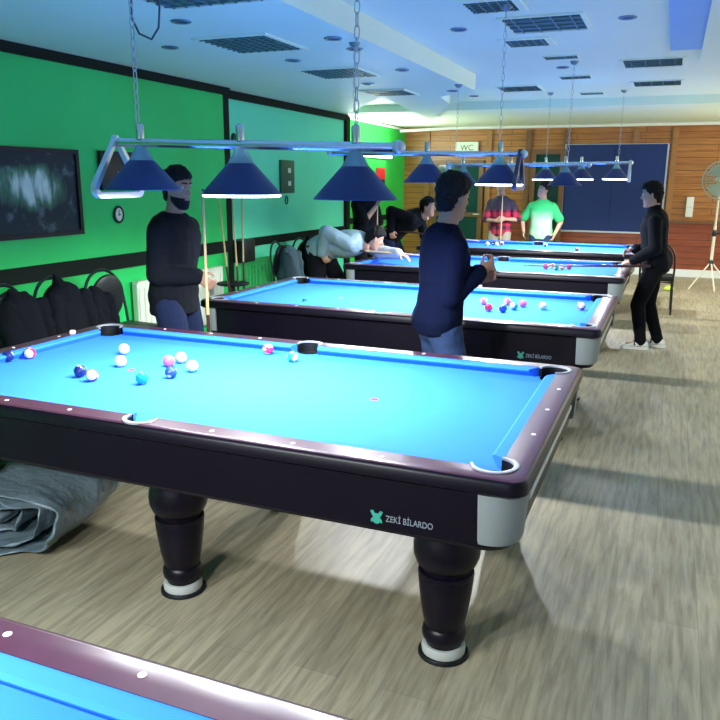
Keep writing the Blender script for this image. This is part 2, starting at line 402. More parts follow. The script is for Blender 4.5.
# dark trim on the left wall: cornice, chair rails, posts
struct('trim_1', box(BM(), (-2.9, YB, 2.555), (-2.85, 4.62, 2.63)), 'dark_trim')
struct('trim_2', box(BM(), (-3.0, 4.62, 2.545), (-2.955, 8.2, 2.63)), 'dark_trim')
struct('trim_3', box(BM(), (-2.9, YB, .86), (-2.87, 4.55, .985)), 'dark_trim')
struct('trim_4', box(BM(), (-3.0, 4.63, .865), (-2.97, 8.2, .965)), 'dark_trim')
struct('trim_5', box(BM(), (-2.97, 4.55, 0), (-2.895, 4.66, 2.56)), 'dark_trim')
struct('trim_6', box(BM(), (-3.02, 8.1, 0), (-2.95, 8.24, 2.6)), 'dark_trim')
struct('trim_7', box(BM(), (-3.35, 8.24, .93), (-3.32, YF, 1.03)), 'dark_trim')
b = BM(); tube(b, [(-3.33, 8.3, LZ-.02), (-3.33, 11.9, LZ-.04)], .022); struct('trim_8', b, 'white_paint')
b = BM(); tube(b, [(-3.3, 11.55, 2.60), (-2.4, 11.94, 2.66), (4.3, 11.94, 2.66)], .03, 10); struct('trim_9', b, 'white_paint', smooth=True)
# battens of the far wall
for i, (x, wd, m, z0) in enumerate(((-2.86, .09, 'wood_trim', .2), (-1.62, .10, 'wood_trim', .0), (-.87, .10, 'wood_brown', .0), (-.18, .09, 'wood_brown', 2.2),
                                    (1.04, .09, 'wood_trim', 2.36), (1.69, .10, 'wood_trim', .98), (2.95, .1, 'wood_trim', .98))):
    struct('trim_%d' % (10+i), box(BM(), (x-wd/2, YF-.045, z0), (x+wd/2, YF, LZ-.09)), m)
struct('trim_20', box(BM(), (-1.6, YF-.05, .95), (XR, YF, 1.0)), 'wood_brown')
struct('baseboard_far', box(BM(), (-3.3, YF-.06, 0), (XR, YF, .13)), 'white_paint')
# doors of the far wall, and added unseen frames around the fill lights
def door(name, x0, x1, z1, panes):
    b = BM(); fw = .09
    box(b, (x0, YF-.09, 0), (x0+fw, YF-.01, z1)); box(b, (x1-fw, YF-.09, 0), (x1, YF-.01, z1)); box(b, (x0+fw, YF-.09, z1-fw), (x1-fw, YF-.01, z1))
    box(b, (x0+fw, YF-.09, .0), (x1-fw, YF-.01, .25)); box(b, (x0+fw, YF-.085, .98), (x1-fw, YF-.01, 1.06))
    o = struct(name, b, 'wood_brown')
    obj('door_glass', box(BM(), (x0+fw, YF-.06, .25), (x1-fw, YF-.03, z1-fw)), 'glass_dark', o)
    h = BM(); tube(h, [(x1-.05, YF-.09, 1.03), (x1-.05, YF-.14, 1.03), (x1-.16, YF-.14, 1.03)], .011); obj('door_handle', h, 'alu', o, True)
door('door_1', -2.72, -1.70, 2.06, 1)
door('door_2', -.80, -.17, 2.25, 1)
def fill_frame(name, pts, fr):
    b = BM()
    for a_, b_ in fr: box(b, a_, b_)
    struct(name, b, 'white_paint')
for i, (y0, y1) in enumerate(((-.6, 5.8), (7.4, 11.0))):
    X = XR-.06; fr = [((X, y0-.08, 1.02), (XR, y1+.08, 1.1)), ((X, y0-.08, 2.4), (XR, y1+.08, 2.48)), ((X, y0-.08, 1.1), (XR, y0, 2.4)), ((X, y1, 1.1), (XR, y1+.08, 2.4))]
    fill_frame('window_%d' % (i+1), None, fr)
Y = YB+.06
fill_frame('window_3', None, [((-2.4, YB, 1.02), (2.8, Y, 1.1)), ((-2.4, YB, 2.4), (2.8, Y, 2.48)), ((-2.4, YB, 1.1), (-2.32, Y, 2.4)), ((2.72, YB, 1.1), (2.8, Y, 2.4))])

# ------------------------------------------------------------------ pool tables
PK = [(sx*1.298, sy*.657, .066) for sx in (-1, 1) for sy in (-1, 1)] + [(0, sy*.702, .060) for sy in (-1, 1)]
def cut(bm, zlo, zhi, grow=0.0):
    """the mesh with the six pocket mouths cut out of it"""
    c = BM()
    for x, y, r in PK: lathe(c, [(r+grow, zlo), (r+grow, zhi)], 28, (x, y))
    bmesh.ops.recalc_face_normals(c, faces=c.faces)
    me = bpy.data.meshes.new('c'); c.to_mesh(me); c.free()
    co = bpy.data.objects.new('c', me); COL.objects.link(co)
    r = evaluated(bm, [('BOOLEAN', dict(operation='DIFFERENCE', object=co, solver='EXACT'))])
    bpy.data.objects.remove(co); bpy.data.meshes.remove(me); return r
BED = .757
def make_table():
    t = thing('pool_table', 'x', 'pool table')
    bed = obm('bed_cloth', cut(box(BM(), (-1.325, -.69, .728), (1.325, .69, BED)), .70, .80), 'felt', t)
    for x in (-.617, .647):
        s = BM(); lathe(s, [(.017, BED+.0004), (.017, BED+.0012)], 16, (x, 0)); obj('table_spot', s, 'pink', bed)
    # wooden rails: rounded outer edge, inner opening, pocket mouths
    b = BM()
    loops = [rrect(1.408, .768, .05, .742), rrect(1.42, .78, .055, .752), rrect(1.42, .78, .055, .785), rrect(1.413, .773, .05, .797), rrect(1.402, .762, .045, .801)]
    inn = [rrect(1.318, .683, .004, .801), rrect(1.318, .683, .004, .742)]
    rings(b, loops + inn, False, True)
    rm = cut(b, .70, .90)
    ra = obm('rail', rm, ['rail', 'wood'], t, True)
    for p in rm.polygons: p.material_index = 1 if p.center.z < .793 and abs(p.normal.z) < .8 else 0
    # cloth cushions, mitred towards the pockets
    prof = [(0, .744), (0, .7995), (.040, .7965), (.050, .789), (.047, .782), (.030, .760), (.030, .744)]
    def cushion(p0, p1, nrm, cut0, cut1):
        p0, p1, nrm = Vector(p0), Vector(p1), Vector(nrm); d = (p1-p0).normalized(); L = []
        for base, sg, ct in ((p0, 1, cut0), (p1, -1, cut1)):
            L.append([(base + d*(sg*ct*o_) + nrm*o_).to_tuple() + () for o_, z in prof])
        b = BM(); R = []
        for l in L: R.append([b.verts.new((q[0], q[1], prof[i][1])) for i, q in enumerate(l)])
        n = len(prof)
        for i in range(n): b.faces.new((R[0][i], R[0][(i+1) % n], R[1][(i+1) % n], R[1][i]))
        b.faces.new(R[0]); b.faces.new(R[1][::-1])
        obj('cushion', b, 'felt', t)
    for sy in (-1, 1):
        for sx in (-1, 1):
            cushion((sx*.062, sy*.684, 0), (sx*1.225, sy*.684, 0), (0, -sy, 0), .35, .9)
    for sx in (-1, 1): cushion((sx*1.319, -.590, 0), (sx*1.319, .590, 0), (-sx, 0, 0), .9, .9)
    # pockets: pale liner ring round the mouth and a dark cup below
    for x, y, r in PK:
        corner = abs(x) > .1
        mid = math.atan2(y, x) if not corner else math.atan2(math.copysign(1, y), math.copysign(1, x))
        span = 2.15 if corner else 1.75
        c = BM(); ln = []
        for k in range(25):
            a = mid - span + 2*span*k/24
            e = 1 if 2 < k < 22 else .55
            ca, sa = math.cos(a), math.sin(a)
            ln.append([(x+(r-.003)*ca, y+(r-.003)*sa, .797), (x+(r-.003)*ca, y+(r-.003)*sa, .8045), (x+(r+.004*e)*ca, y+(r+.004*e)*sa, .806), (x+(r+.012*e)*ca, y+(r+.012*e)*sa, .8045), (x+(r+.012*e)*ca, y+(r+.012*e)*sa, .797)])
        rings(c, ln); po = obj('pocket_liner', c, 'liner', t, True)
        c = BM()
        rings(c, [[(x+q*math.cos(2*PI*k/20), y+q*math.sin(2*PI*k/20), z) for k in range(20)] for q, z in ((r-.001, .750), (r-.022, .735), (r-.026, .61), (.01, .60), (.012, .605), (r-.030, .618), (r-.027, .73), (r-.007, .747))], False, True)
        wl = []
        for k in range(25):
            ca, sa = math.cos(mid - span + 2*span*k/24), math.sin(mid - span + 2*span*k/24)
            wl.append([(x+q*ca, y+q*sa, z) for q, z in ((r-.0005, .742), (r-.0005, .7968), (r-.004, .7968), (r-.004, .742))])
        rings(c, wl)
        obj('pocket_cup', c, 'black', po, True)
    # diamond sights
    s_ = .3175
    for sy in (-1, 1):
        for k in (-3, -2, -1, 1, 2, 3):
            c = BM(); lathe(c, [(.0085, .7995), (.0085, .8022)], 12, (k*s_, sy*.729)); obj('rail_sight', c, 'sight', t)
    for sx in (-1, 1):
        for k in (-1, 0, 1):
            c = BM(); lathe(c, [(.0085, .7995), (.0085, .8022)], 12, (sx*1.364, k*s_)); obj('rail_sight', c, 'sight', t)
    # cabinet
    b = BM(); rings(b, [rrect(1.385, .745, .10, .744), rrect(1.383, .743, .10, .56), rrect(1.372, .735, .09, .546)], False)
    rings(b, [rrect(1.372, .735, .09, .546), rrect(1.33, .70, .06, .546), rrect(1.33, .70, .06, .744)], False)
    b.faces.new([b.verts.new(p) for p in rrect(1.33, .70, .06, .575)])
    cab = obj('cabinet', b, 'wood', t)
    for sx in (-1, 1):
        for sy in (-1, 1):
            c = BM(); cx, cy = sx*1.303, sy*.663; rr = .106
            a0 = math.atan2(sy, sx)
            outer = [(a0 - 1.02 + 2.04*k/14) for k in range(15)]
            pts = lambda q: [(cx+q*math.cos(a), cy+q*math.sin(a)) for a in outer]
            lo = []
            for q, z in ((rr+.004, .742), (rr+.002, .70), (rr-.006, .59), (rr-.012, .574)):
                lo.append([(x, y, z) for x, y in pts(q)] + [(x, y, z) for x, y in pts(q-.02)[::-1]])
            rings(c, lo); obj('corner_casting', c, 'cast', t, True)
    for sx in (-1, 1):
        c = BM(); rbox(c, (min(sx*1.384, sx*1.400), -.54, .652), (max(sx*1.384, sx*1.400), .54, .674), .004); obj('end_trim', c, 'alu', t)
    # maker's emblem and lettering on the near long side
    tm = text_mesh('ZEK\u0130 B\u0130LARDO', .030, .0008)
    xs = [v.co.x for v in tm.vertices]; W = max(xs)-min(xs)
    put(tm, Matrix.Translation((.975, -.7445, .588)) @ Matrix.Rotation(PI/2, 4, 'X') @ Matrix.Diagonal((.158/W, 1, 1, 1)))
    obm('maker_lettering', tm, 'logo', cab)
    c = BM()
    half = [(.004, 0), (.012, .006), (.020, .004), (.018, .016), (.011, .022), (.016, .030), (.022, .043), (.012, .046), (.006, .036)]
    prof2 = half + [(-x, y) for x, y in half[::-1]]
    rings(c, [[(.944+x, yy, .575+z) for x, z in prof2] for yy in (-.7445, -.7462)]); obj('maker_emblem', c, 'green_logo', cab)
    # six turned legs
    for x in (-1.12, 0, 1.12):
        for y in (-.51, .51):
            c = BM()
            lathe(c, [(.085, .575), (.100, .50), (.112, .46), (.118, .425), (.116, .395), (.105, .365), (.086, .345), (.086, .338), (.098, .334), (.100, .322), (.096, .316), (.098, .308), (.094, .26), (.083, .18), (.072, .125), (.069, .118), (.076, .11), (.080, .09), (.077, .072), (.066, .058), (.064, .045)], 28, (x, y))
            lg = obj('leg', c, 'wood', t, True)
            c = BM(); lathe(c, [(.074, .046), (.080, .03), (.078, .012)], 24, (x, y)); obj('foot_cup', c, 'foot', lg, True)
            c = BM(); lathe(c, [(.088, .013), (.092, .008), (.092, 0)], 24, (x, y)); obj('foot_pad', c, 'black', lg, True)
    return t
TY = {0: (-.01, -2.64), 1: (0, 0), 2: (0, 2.53), 3: (-.02, 5.22), 4: (-.02, 7.72)}
tab = {1: make_table()}
tab[1]['label'] = 'large blue pool table in the foreground with two turned legs in view'
for k, lb in ((0, 'blue pool table cut off by the bottom left corner of the photo'),
              (2, 'blue pool table directly behind the foreground one'),
              (3, 'third blue pool table, with the man in grey leaning over its left end'),
              (4, 'blue pool table farthest back, in front of the men in plaid and green shirts')):
    tab[k] = dup(tab[1], (TY[k][0], TY[k][1], 0), 0, lb)
for k in tab: tab[k]['group'] = 'blue pool tables in a row'

# ------------------------------------------------------------------ balls
BALLC = {'white': (.82, .80, .74), 'cream': (.80, .70, .42), 'yellow': (.80, .62, .10), 'blue': (.015, .05, .42), 'navy': (.01, .015, .10), 'red': (.72, .02, .06),
         'pink': (.80, .10, .20), 'teal': (.01, .30, .32), 'green': (.02, .25, .12), 'purple': (.20, .03, .22), 'orange': (.80, .22, .03), 'black': (.008, .008, .010), 'brown': (.25, .06, .03)}
for k, c in BALLC.items(): M['ball_'+k] = mat('ball_'+k, c, .08, spec=.6)
def pool_ball(x, y, label, c, stripe=None, grp='balls on the foreground table', rot=None, z=BED):
    b = BM(); bmesh.ops.create_uvsphere(b, u_segments=28, v_segments=20, radius=.0286)
    for f in b.faces:
        n = f.calc_center_median().normalized(); f.smooth = True
        f.material_index = 0
        if stripe and abs(n.z) < .58: f.material_index = 1
        if abs(n.x) > .93: f.material_index = 2
    o = obj('pool_ball', b, ['ball_'+c, 'ball_'+(stripe or c), 'ball_white'], None)
    o.location = (x, y, z+.0287); o.rotation_euler = rot or (random.uniform(0, 3), random.uniform(0, 3), random.uniform(0, 6))
    tag(o, label, 'ball', grp)
T1B = [(-1.287, -.112, 'dark blue ball nearest the left edge of the photo, on the foreground table', 'navy'),
       (-1.24, -.014, 'red and white striped ball near the left rail of the foreground table', 'white', 'red'),
       (-.745, -.202, 'solid dark navy ball touching the purple striped one on the foreground table', 'navy'),
       (-.643, -.238, 'purple and white striped ball touching the dark navy one on the foreground table', 'white', 'purple'),
       (-.867, .257, 'plain white ball nearest the far left corner pocket of the foreground table', 'white'),
       (-.705, .033, 'white and cream ball just in front of the plain white one', 'white', 'cream'),
       (-.402, -.191, 'solid teal ball nearest the near side pocket of the foreground table', 'teal'),
       (-.348, -.049, 'solid bright blue ball in front of the red one in the middle group', 'blue'),
       (-.480, .215, 'white and yellow striped ball at the back of the middle group', 'white', 'yellow'),
       (-.325, .088, 'pale yellow ball at the right of the middle group', 'cream'),
       (-.492, .130, 'solid pinkish red ball at the left of the middle group', 'pink'),
       (-.175, .563, 'red and white striped ball by the far rail of the foreground table', 'white', 'red'),
       (.023, .46, 'teal and white striped ball in front of the far side pocket', 'white', 'teal')]
for e in T1B: pool_ball(e[0], e[1], e[2], e[3], e[4] if len(e) > 4 else None)
g2 = 'balls on the second table'
for x, y, lb, c, s in ((.50, 2.661, 'pink and white striped ball at the far left of the second table group', 'white', 'pink'),
                       (.599, 2.375, 'solid red ball nearest the standing man on the second table', 'red', None),
                       (.701, 2.381, 'solid blue ball at the front of the second table group', 'blue', None),
                       (.663, 2.71, 'white and pink striped ball behind the blue one on the second table', 'white', 'pink'),
                       (.751, 2.523, 'teal and white striped ball in the middle of the second table group', 'white', 'teal'),
                       (.79, 2.665, 'solid pink ball at the right of the second table group', 'pink', None),
                       (.943, 2.611, 'white cue ball alone right of the second table group', 'white', None),
                       (1.20, 2.718, 'red and white striped ball by the right rail of the second table', 'white', 'red')):
    pool_ball(x, y, lb, c, s, g2)
g3 = 'balls on the third table'
for x, y, lb, c, s in ((.56, 5.26, 'red ball at the left end of the row on the third table', 'red', None),
                       (.62, 5.34, 'white ball with a red stripe second in the row on the third table', 'white', 'red'),
                       (.675, 5.20, 'green ball in the middle of the row on the third table', 'green', None),
                       (.728, 5.28, 'orange and white striped ball fourth in the row on the third table', 'white', 'orange'),
                       (.79, 5.34, 'red ball at the right end of the row on the third table', 'red', None)):
    pool_ball(x, y, lb, c, s, g3)
g4 = 'balls on the farthest table'
for x, y, lb, c, s in ((-.67, 7.93, 'white ball at the left of the pale cluster on the farthest table', 'white', None),
                       (-.61, 8.06, 'black ball in the pale cluster on the farthest table', 'black', None),
                       (-.54, 7.96, 'white and yellow striped ball in the pale cluster on the farthest table', 'white', 'yellow'),
                       (-.50, 8.13, 'white and red striped ball at the right of the pale cluster on the farthest table', 'white', 'red'),
                       (.123, 8.12, 'black and white striped ball in front of the man in green', 'white', 'black'),
                       (.617, 7.61, 'small brown ball alone on the right half of the farthest table', 'brown', None)):
    pool_ball(x, y, lb, c, s, g4)
# chalk cubes
M['chalk_lilac'] = mat('chalk_lilac', (.75, .62, .78), .9); M['chalk_green'] = mat('chalk_green', (.02, .16, .14), .9); M['chalk_blue'] = mat('chalk_blue', (.03, .18, .45), .9)
def chalk(x, y, z, m, m2, lb, rz):
    b = BM(); rbox(b, (-.012, -.012, 0), (.012, .012, .019), .0015); lathe(b, [(.007, .018), (.008, .0195)], 12)
    o = obj('chalk_cube', b, m2); o.location = (x, y, z); o.rotation_euler = (0, 0, rz); tag(o, lb, 'chalk', 'chalk cubes on the tables')
    b = BM(); rbox(b, (-.0124, -.0124, 0), (.0124, .0124, .014), .001); obj('paper_label', b, m, o)
chalk(-1.349, .409, .8012, 'chalk_lilac', 'chalk_lilac', 'pale lilac chalk cube on the left rail of the foreground table', .4)
chalk(-.797, 2.26, BED+.0005, 'chalk_green', 'chalk_green', 'dark green chalk cube lying on the cloth of the second table', .9)
chalk(.329, 3.262, .8012, 'chalk_lilac', 'sight', 'white chalk cube on the far rail of the second table', .2)

# ------------------------------------------------------------------ billiard lamps
def chain_mesh(z0, z1, x, wire=.0026):
    b = BM(); n = max(2, int((z1-z0)/.043)); st = (z1-z0)/n
    for i in range(n):
        z = z0 + st*(i+.5); a, h = .010, st*.5+.004; pts = []
        for k in range(14):
            t = 2*PI*k/14; u, v = a*math.cos(t), h*math.copysign(abs(math.sin(t))**.8, math.sin(t))
            pts.append((x+u, 0, z+v) if i % 2 else (x, u, z+v))
        tube(b, pts, wire, 5, True)
    return b
def lamp(label, x, y, lamps, lit, bar_z, ends, brackets, chains, glow=(0, 0, 0), tilt=0.0, dark=False):
    """hanging bar with three blue shades; lamps / chains: x offsets from the middle, ends: x of the bar ends"""
    t = thing('billiard_lamp', label, 'lamp', (x, y, 0), 0, 'hanging bar lamps above the tables')
    zz = lambda q: bar_z - tilt*q
    b = BM(); tube(b, [(ends[0], 0, zz(ends[0])), (ends[1], 0, zz(ends[1]))], .019, 14); obj('cross_bar', b, 'chrome', t, True)
    for e in ends:
        if e in brackets: continue
        b = BM(); ball(b, (e, 0, zz(e)), .028); obj('end_knob', b, 'bracket', t, True)
    for e in brackets:
        # flat strap bent to a triangle: down one side, across, up the other
        zt, zb, hw = zz(e)+.02, zz(e)-.232, .155; pts = [(0, zt)]
        for sg in (-1, 1):
            arc = [(sg*(hw-.028) + sg*.028*math.cos(-PI/2 + (1.95*k/6)), zb+.028 + .028*math.sin(-PI/2 + (1.95*k/6))) for k in range(7)]
            pts += arc[::-1] if sg < 0 else arc
        b = BM(); P = [Vector((e, p[0], p[1])) for p in pts]; N = len(P); L = []
        for i in range(N):
            d = (P[(i+1) % N]-P[i-1]).normalized(); nn = d.cross(Vector((1, 0, 0))).normalized()
            L.append([P[i] + Vector((sx*.014, 0, 0)) + nn*sn*.013 for sx, sn in ((-1, -1), (1, -1), (1, 1), (-1, 1))])
        rings(b, L, False, True); obj('end_bracket', b, 'bracket_dark' if dark else 'bracket', t)
    for lx, on, gl in zip(lamps, lit, glow):
        z = zz(lx)
        b = BM(); lathe(b, [(.006, z+.085), (.016, z+.08), (.018, z+.075), (.018, z+.015)], 14, (lx, 0)); so = obj('socket', b, 'chrome', t, True)
        b = BM(); tb, tt = z-.205, z-.078
        prof = [(.167, tb), (.169, tb+.004), (.058, tt), (.052, tt+.004), (.048, tt), (.160, tb+.004)]
        rings(b, [[(lx+r*math.cos(2*PI*k/36), r*math.sin(2*PI*k/36), q) for k in range(36)] for r, q in prof], False, True)
        sh = obj('lampshade', b, 'shade', t, True)
        b = BM(); lathe(b, [(.055, tt+.002), (.050, tt+.012), (.032, tt+.045), (.019, z-.012)], 24, (lx, 0)); obj('shade_neck', b, 'neck', sh, True)
        b = BM()
        if gl: lathe(b, [(.03, tb+.02), (.150, tb+.012), (.164, tb+.004), (.166, tb-.006), (.160, tb-.010), (.02, tb-.012)], 36, (lx, 0))
        else: ball(b, (lx, 0, tb+.05), (.03, .03, .04))
        obj('bulb', b, 'tubeglow' if gl else 'bulb_off', sh, True)
        if on > 0:
            l = bpy.data.lights.new('lamp_light', 'SPOT'); l.energy = LAMP_W*on; l.color = (.93, .97, 1); l.shadow_soft_size = .03; l.spot_size = math.radians(172); l.spot_blend = .35
            lo = bpy.data.objects.new('lamp_light', l); COL.objects.link(lo); lo.parent = t; lo.location = (lx, 0, tb-.03)
    for cx, ct in chains:
        z = zz(cx) + .085
        b = chain_mesh(z, ct-.03, cx, .0026 if abs(y) < 1 else .0017); obj('chain', b, 'chain_metal', t, True)
        b = BM(); lathe(b, [(.012, ct-.035), (.03, ct-.025), (.042, ct-.006), (.042, ct)], 18, (cx, 0)); obj('ceiling_cap', b, 'spot_metal', t, True)
    return t
l1 = lamp('long bar lamp with three blue shades over the foreground table, bracket at its left end', 0, 0, (-.482, .03, .555), (.62, 1.2, .6), 1.802, (-.62, .735), (-.62,), ((-.49, SZ), (.558, CZ)), (0, 1, 0), .026)
l2 = lamp('bar lamp over the second table with a dark bracket at its right end', 0, 2.53, (-.50, .065, .597), (.8, .9, 1.0), 1.852, (-.70, .76), (.735,), ((-.505, SZ), (.59, CZ)), (0, 0, 1), .012, True)
l3 = lamp('bar lamp over the third table, its right shade a plain unlit blue', .16, 5.12, (-.50, 0, .555), (.7, .8, .35), 1.826, (-.66, .78), (-.655,), ((-.58, SZ), (.57, CZ)), (0, 0, 0), 0)
l4 = lamp('smallest bar lamp, three lit shades over the right half of the farthest table', .58, 7.75, (-.465, 0, .445), (.9, .9, .9), 1.90, (-.62, .62), (.61,), ((-.46, CZ), (.46, CZ)), (1, 1, 1), -.01)
l0 = lamp('bar lamp above the nearest table, out of the photo', -.02, -2.62, (-.50, .02, .54), (.75, .75, .8), 1.80, (-.66, .72), (-.65,), ((-.50, SZ), (.54, CZ)), (0, 0, 0), 0)
# loose lead hanging beside the left chain of the first lamp
b = BM(); tube(b, [(.0, 0, 0), (.0, 0, -.14), (.004, -.01, -.30), (.03, 0, -.36), (.085, .01, -.385), (.125, .01, -.34), (.135, .01, -.26), (.11, 0, -.14), (.09, 0, 0)], .0045, 6)
o = obj('lamp_lead', b, 'spot_dark', None, True); o.location = (-.50, .02, SZ); tag(o, 'dark electric lead looping down from the ceiling beside the left chain', 'cable')

# ------------------------------------------------------------------ people
def ik(a, t, l1, l2, pole):
    a, t, pole = Vector(a), Vector(t), Vector(pole); d = t-a; D = min(d.length, (l1+l2)*.998); d.normalize()
    t = a + d*D; x = (l1*l1 - l2*l2 + D*D)/(2*D); h = math.sqrt(max(l1*l1-x*x, 0))
    p = (pole - d*pole.dot(d)).normalized()
    return a + d*x + p*h, t
TORSO = [(-.13, .085, .075, 0), (-.07, .150, .108, -.012), (0, .168, .116, -.014), (.09, .152, .104, 0), (.18, .143, .100, .006), (.29, .160, .112, .012), (.39, .176, .112, .006), (.45, .168, .096, -.004), (.495, .125, .078, -.010), (.53, .066, .062, -.004), (.61, .056, .058, .014)]
HEAD = [(-.122, .024, .026, .056), (-.108, .042, .046, .040), (-.078, .057, .070, .018), (-.04, .066, .084, .006), (0, .072, .092, 0), (.04, .075, .098, -.004), (.075, .070, .091, -.007), (.10, .054, .071, -.008), (.118, .025, .035, -.008)]
def person(label, loc, rz, H, hipz=.937, a0=2, a1=4, twist=0, head=(0, 0, 0), hands=None, feet=None, poles=None, top='cloth_black', bottom='cloth_black',
           shoe='shoe_dark', sleeve=1.0, sleeve_mat=None, grow=.020, skin='skin', hair=True, beard=False, vox=.006, hem=-.10, collar=True, kneefwd=.9, grips=None, hairmat='hair', print_=None, stripe=False):
    s = H/1.75; R = math.radians
    root = thing('person', label, 'person', loc, R(rz))
    # spine
    pel = Vector((0, 0, hipz*s)) if not isinstance(hipz, tuple) else Vector(hipz)
    def basis(q):
        t = max(0, min(1, q/.5)); a = R(a0 + (a1-a0)*t); tw = R(twist)*t
        u = Vector((0, math.sin(a), math.cos(a))); f = Vector((0, math.cos(a), -math.sin(a)))
        m = Matrix.Rotation(tw, 3, u); return u, m @ f, m @ Vector((1, 0, 0))
    def sp(q):
        p = pel.copy(); n = 12; st = q*s/n
        for i in range(n): p += basis(q*(i+.5)/n)[0]*st
        return p
    def ring(q, rx, ry, off, g=0, n=20):
        u, f, r = basis(q); c = sp(q) + f*off*s
        return [c + r*(rx*s+g)*math.cos(2*PI*k/n) + f*(ry*s+g)*math.sin(2*PI*k/n) for k in range(n)]
    sh = {}; hp = {}
    u, f, r = basis(.45)
    for sg, k in ((1, 'R'), (-1, 'L')):
        sh[k] = sp(.428) + r*(.166*s*sg); hp[k] = sp(-.05) + basis(0)[2]*(.088*s*sg)
    # head basis
    hy, hpit, htilt = (R(x) for x in head)
    hf = Vector((math.sin(hy)*math.cos(hpit), math.cos(hy)*math.cos(hpit), math.sin(hpit))); hr = Vector((math.cos(hy), -math.sin(hy), 0))
    hu = hr.cross(hf); mt = Matrix.Rotation(htilt, 3, hf); hr, hu = mt @ hr, mt @ hu
    nk = sp(.59); hc = nk + (hu*.105 + hf*.016)*s
    hpnt = lambda x, y, z: hc + (hr*x + hf*y + hu*z)*s
    hmx = Matrix(((hr.x, hf.x, hu.x, hc.x), (hr.y, hf.y, hu.y, hc.y), (hr.z, hf.z, hu.z, hc.z), (0, 0, 0, 1)))
    hands = hands or {}; feet = feet or {'R': (.10, 0, 0), 'L': (-.10, 0, 0)}; poles = poles or {}
    J = {}
    for k, sg in (('R', 1), ('L', -1)):
        h = hands.get(k, dict(p=(sg*.24, .06, .84)))
        pole = Vector(poles.get(k, (sg*.5, -1, -.35)))
        e, wv = ik(sh[k], h['p'], .29*s, .26*s, pole)
        d = Vector(h['d']).normalized() if 'd' in h else ((wv-e).normalized()*.7 + Vector((0, .25, -.5))).normalized()
        n = Vector(h.get('n', (-sg, 0, 0))); n = (n - d*n.dot(d)).normalized()
        J[k] = (e, wv, d, n, h.get('c', .35))
    K = {}
    for k, sg in (('R', 1), ('L', -1)):
        fx, fy, fyaw = feet[k]; an = Vector((fx, fy - .0, .085*s))
        kn, an2 = ik(hp[k], an, (.418*s), (.408*s), Vector((sg*.12, kneefwd, 0)))
        K[k] = (kn, an2, R(fyaw))
    # ---- body: torso, neck, head, arms, hands with fingers and legs grown into one surface
    b = BM(); rings(b, [ring(*t) for t in TORSO])
    capsule(b, sp(.50), nk + hu*.06*s, .058*s, .054*s, 14)
    rings(b, [[hpnt(rx*math.cos(2*PI*k/20), ry*math.sin(2*PI*k/20)+o_, z) for k in range(20)] for z, rx, ry, o_ in HEAD])
    capsule(b, hpnt(0, .088, .026), hpnt(0, .106, -.020), .009*s, .014*s, 8)
    for sg in (-1, 1):
        capsule(b, hpnt(sg*.012, .086, .042), hpnt(sg*.046, .074, .040), .011*s, .009*s, 8)
        capsule(b, hpnt(sg*.030, .066, -.018), hpnt(sg*.044, .05, -.03), .020*s, .018*s, 8)
        capsule(b, hpnt(sg*.074, -.006, .022), hpnt(sg*.074, -.002, -.026), .014*s, .010*s, 8)
        capsule(b, hpnt(sg*.002, .086, -.058), hpnt(sg*.018, .080, -.059), .010*s, .007*s, 8)
    capsule(b, hpnt(0, .074, -.105), hpnt(0, .078, -.098), .019*s, .019*s, 8)
    for k, sg in (('R', 1), ('L', -1)):
        e, wv, d, n, cl = J[k]
        capsule(b, sh[k], e, .046*s, .040*s, 14); capsule(b, e, wv, .040*s, .027*s, 14)
        sd = d.cross(n).normalized()*sg      # towards the thumb
        if (n.cross(d)).dot(sd) < 0: pass
        P = lambda x, y, z: wv + (d*x + sd*y + n*z)*s
        rings(b, [[P(x, hw*math.cos(2*PI*q/14), ht*math.sin(2*PI*q/14)) for q in range(14)] for x, hw, ht in ((-.02, .024, .020), (.01, .028, .019), (.05, .040, .017), (.085, .042, .014), (.098, .038, .010))])
        for i, (oy, ln) in enumerate(((.031, .074), (.0105, .083), (-.0105, .077), (-.031, .060))):
            p = P(.088, oy, 0); ang = .10
            dd = (d + sd*(oy*1.6)).normalized()
            for j, (fr, rr) in enumerate(((.42, .0090), (.32, .0084), (.26, .0076))):
                ang += cl*(1.15 if j else .85)
                dv = dd*math.cos(ang) + n*math.sin(ang); q = p + dv*(ln*fr*s); capsule(b, p, q, rr*s, rr*.94*s, 8); p = q
        p = P(.022, .030, .006); q = p + (d*.65 + sd*.62 + n*.35).normalized()*.042*s; capsule(b, p, q, .0125*s, .0105*s, 8)
        q2 = q + (d*.85 + sd*(.25-.5*cl) + n*(.25+.6*cl)).normalized()*.034*s; capsule(b, q, q2, .0105*s, .0085*s, 8)
        kn, an, fy = K[k]
        capsule(b, hp[k], kn, .078*s, .054*s, 16); capsule(b, kn, an, .053*s, .036*s, 16)
        fd = Vector((math.sin(fy), math.cos(fy), 0)); capsule(b, an + Vector((0, 0, -.035*s)), an + fd*.13*s + Vector((0, 0, -.045*s)), .036*s, .03*s, 10)
    body = obm('body', remesh(b, vox, 5), skin, root, True)
    # ---- face and hair
    for sg in (-1, 1):
        b = BM(); ball(b, (0, 0, 0), .0105*s, 10, None, 8); obj('eye', b, ['eye'], body, True, hpnt(sg*.030, .0770, .016))
        b = BM(); ball(b, (0, 0, 0), .0062*s, 8, None, 6); obj('iris', b, 'hair', body, True, hpnt(sg*.0295, .0830, .016))
        b = BM(); capsule(b, (sg*.014*s, .0945*s, .042*s), (sg*.046*s, .082*s, .043*s), .0055*s, .004*s, 6); b.transform(hmx); obj('eyebrow', b, 'hair', body, True)
    b = BM(); capsule(b, hpnt(-.018, .091, -.062), hpnt(.018, .091, -.062), .006*s, .006*s, 8); obj('lips', b, 'lips', body, True)
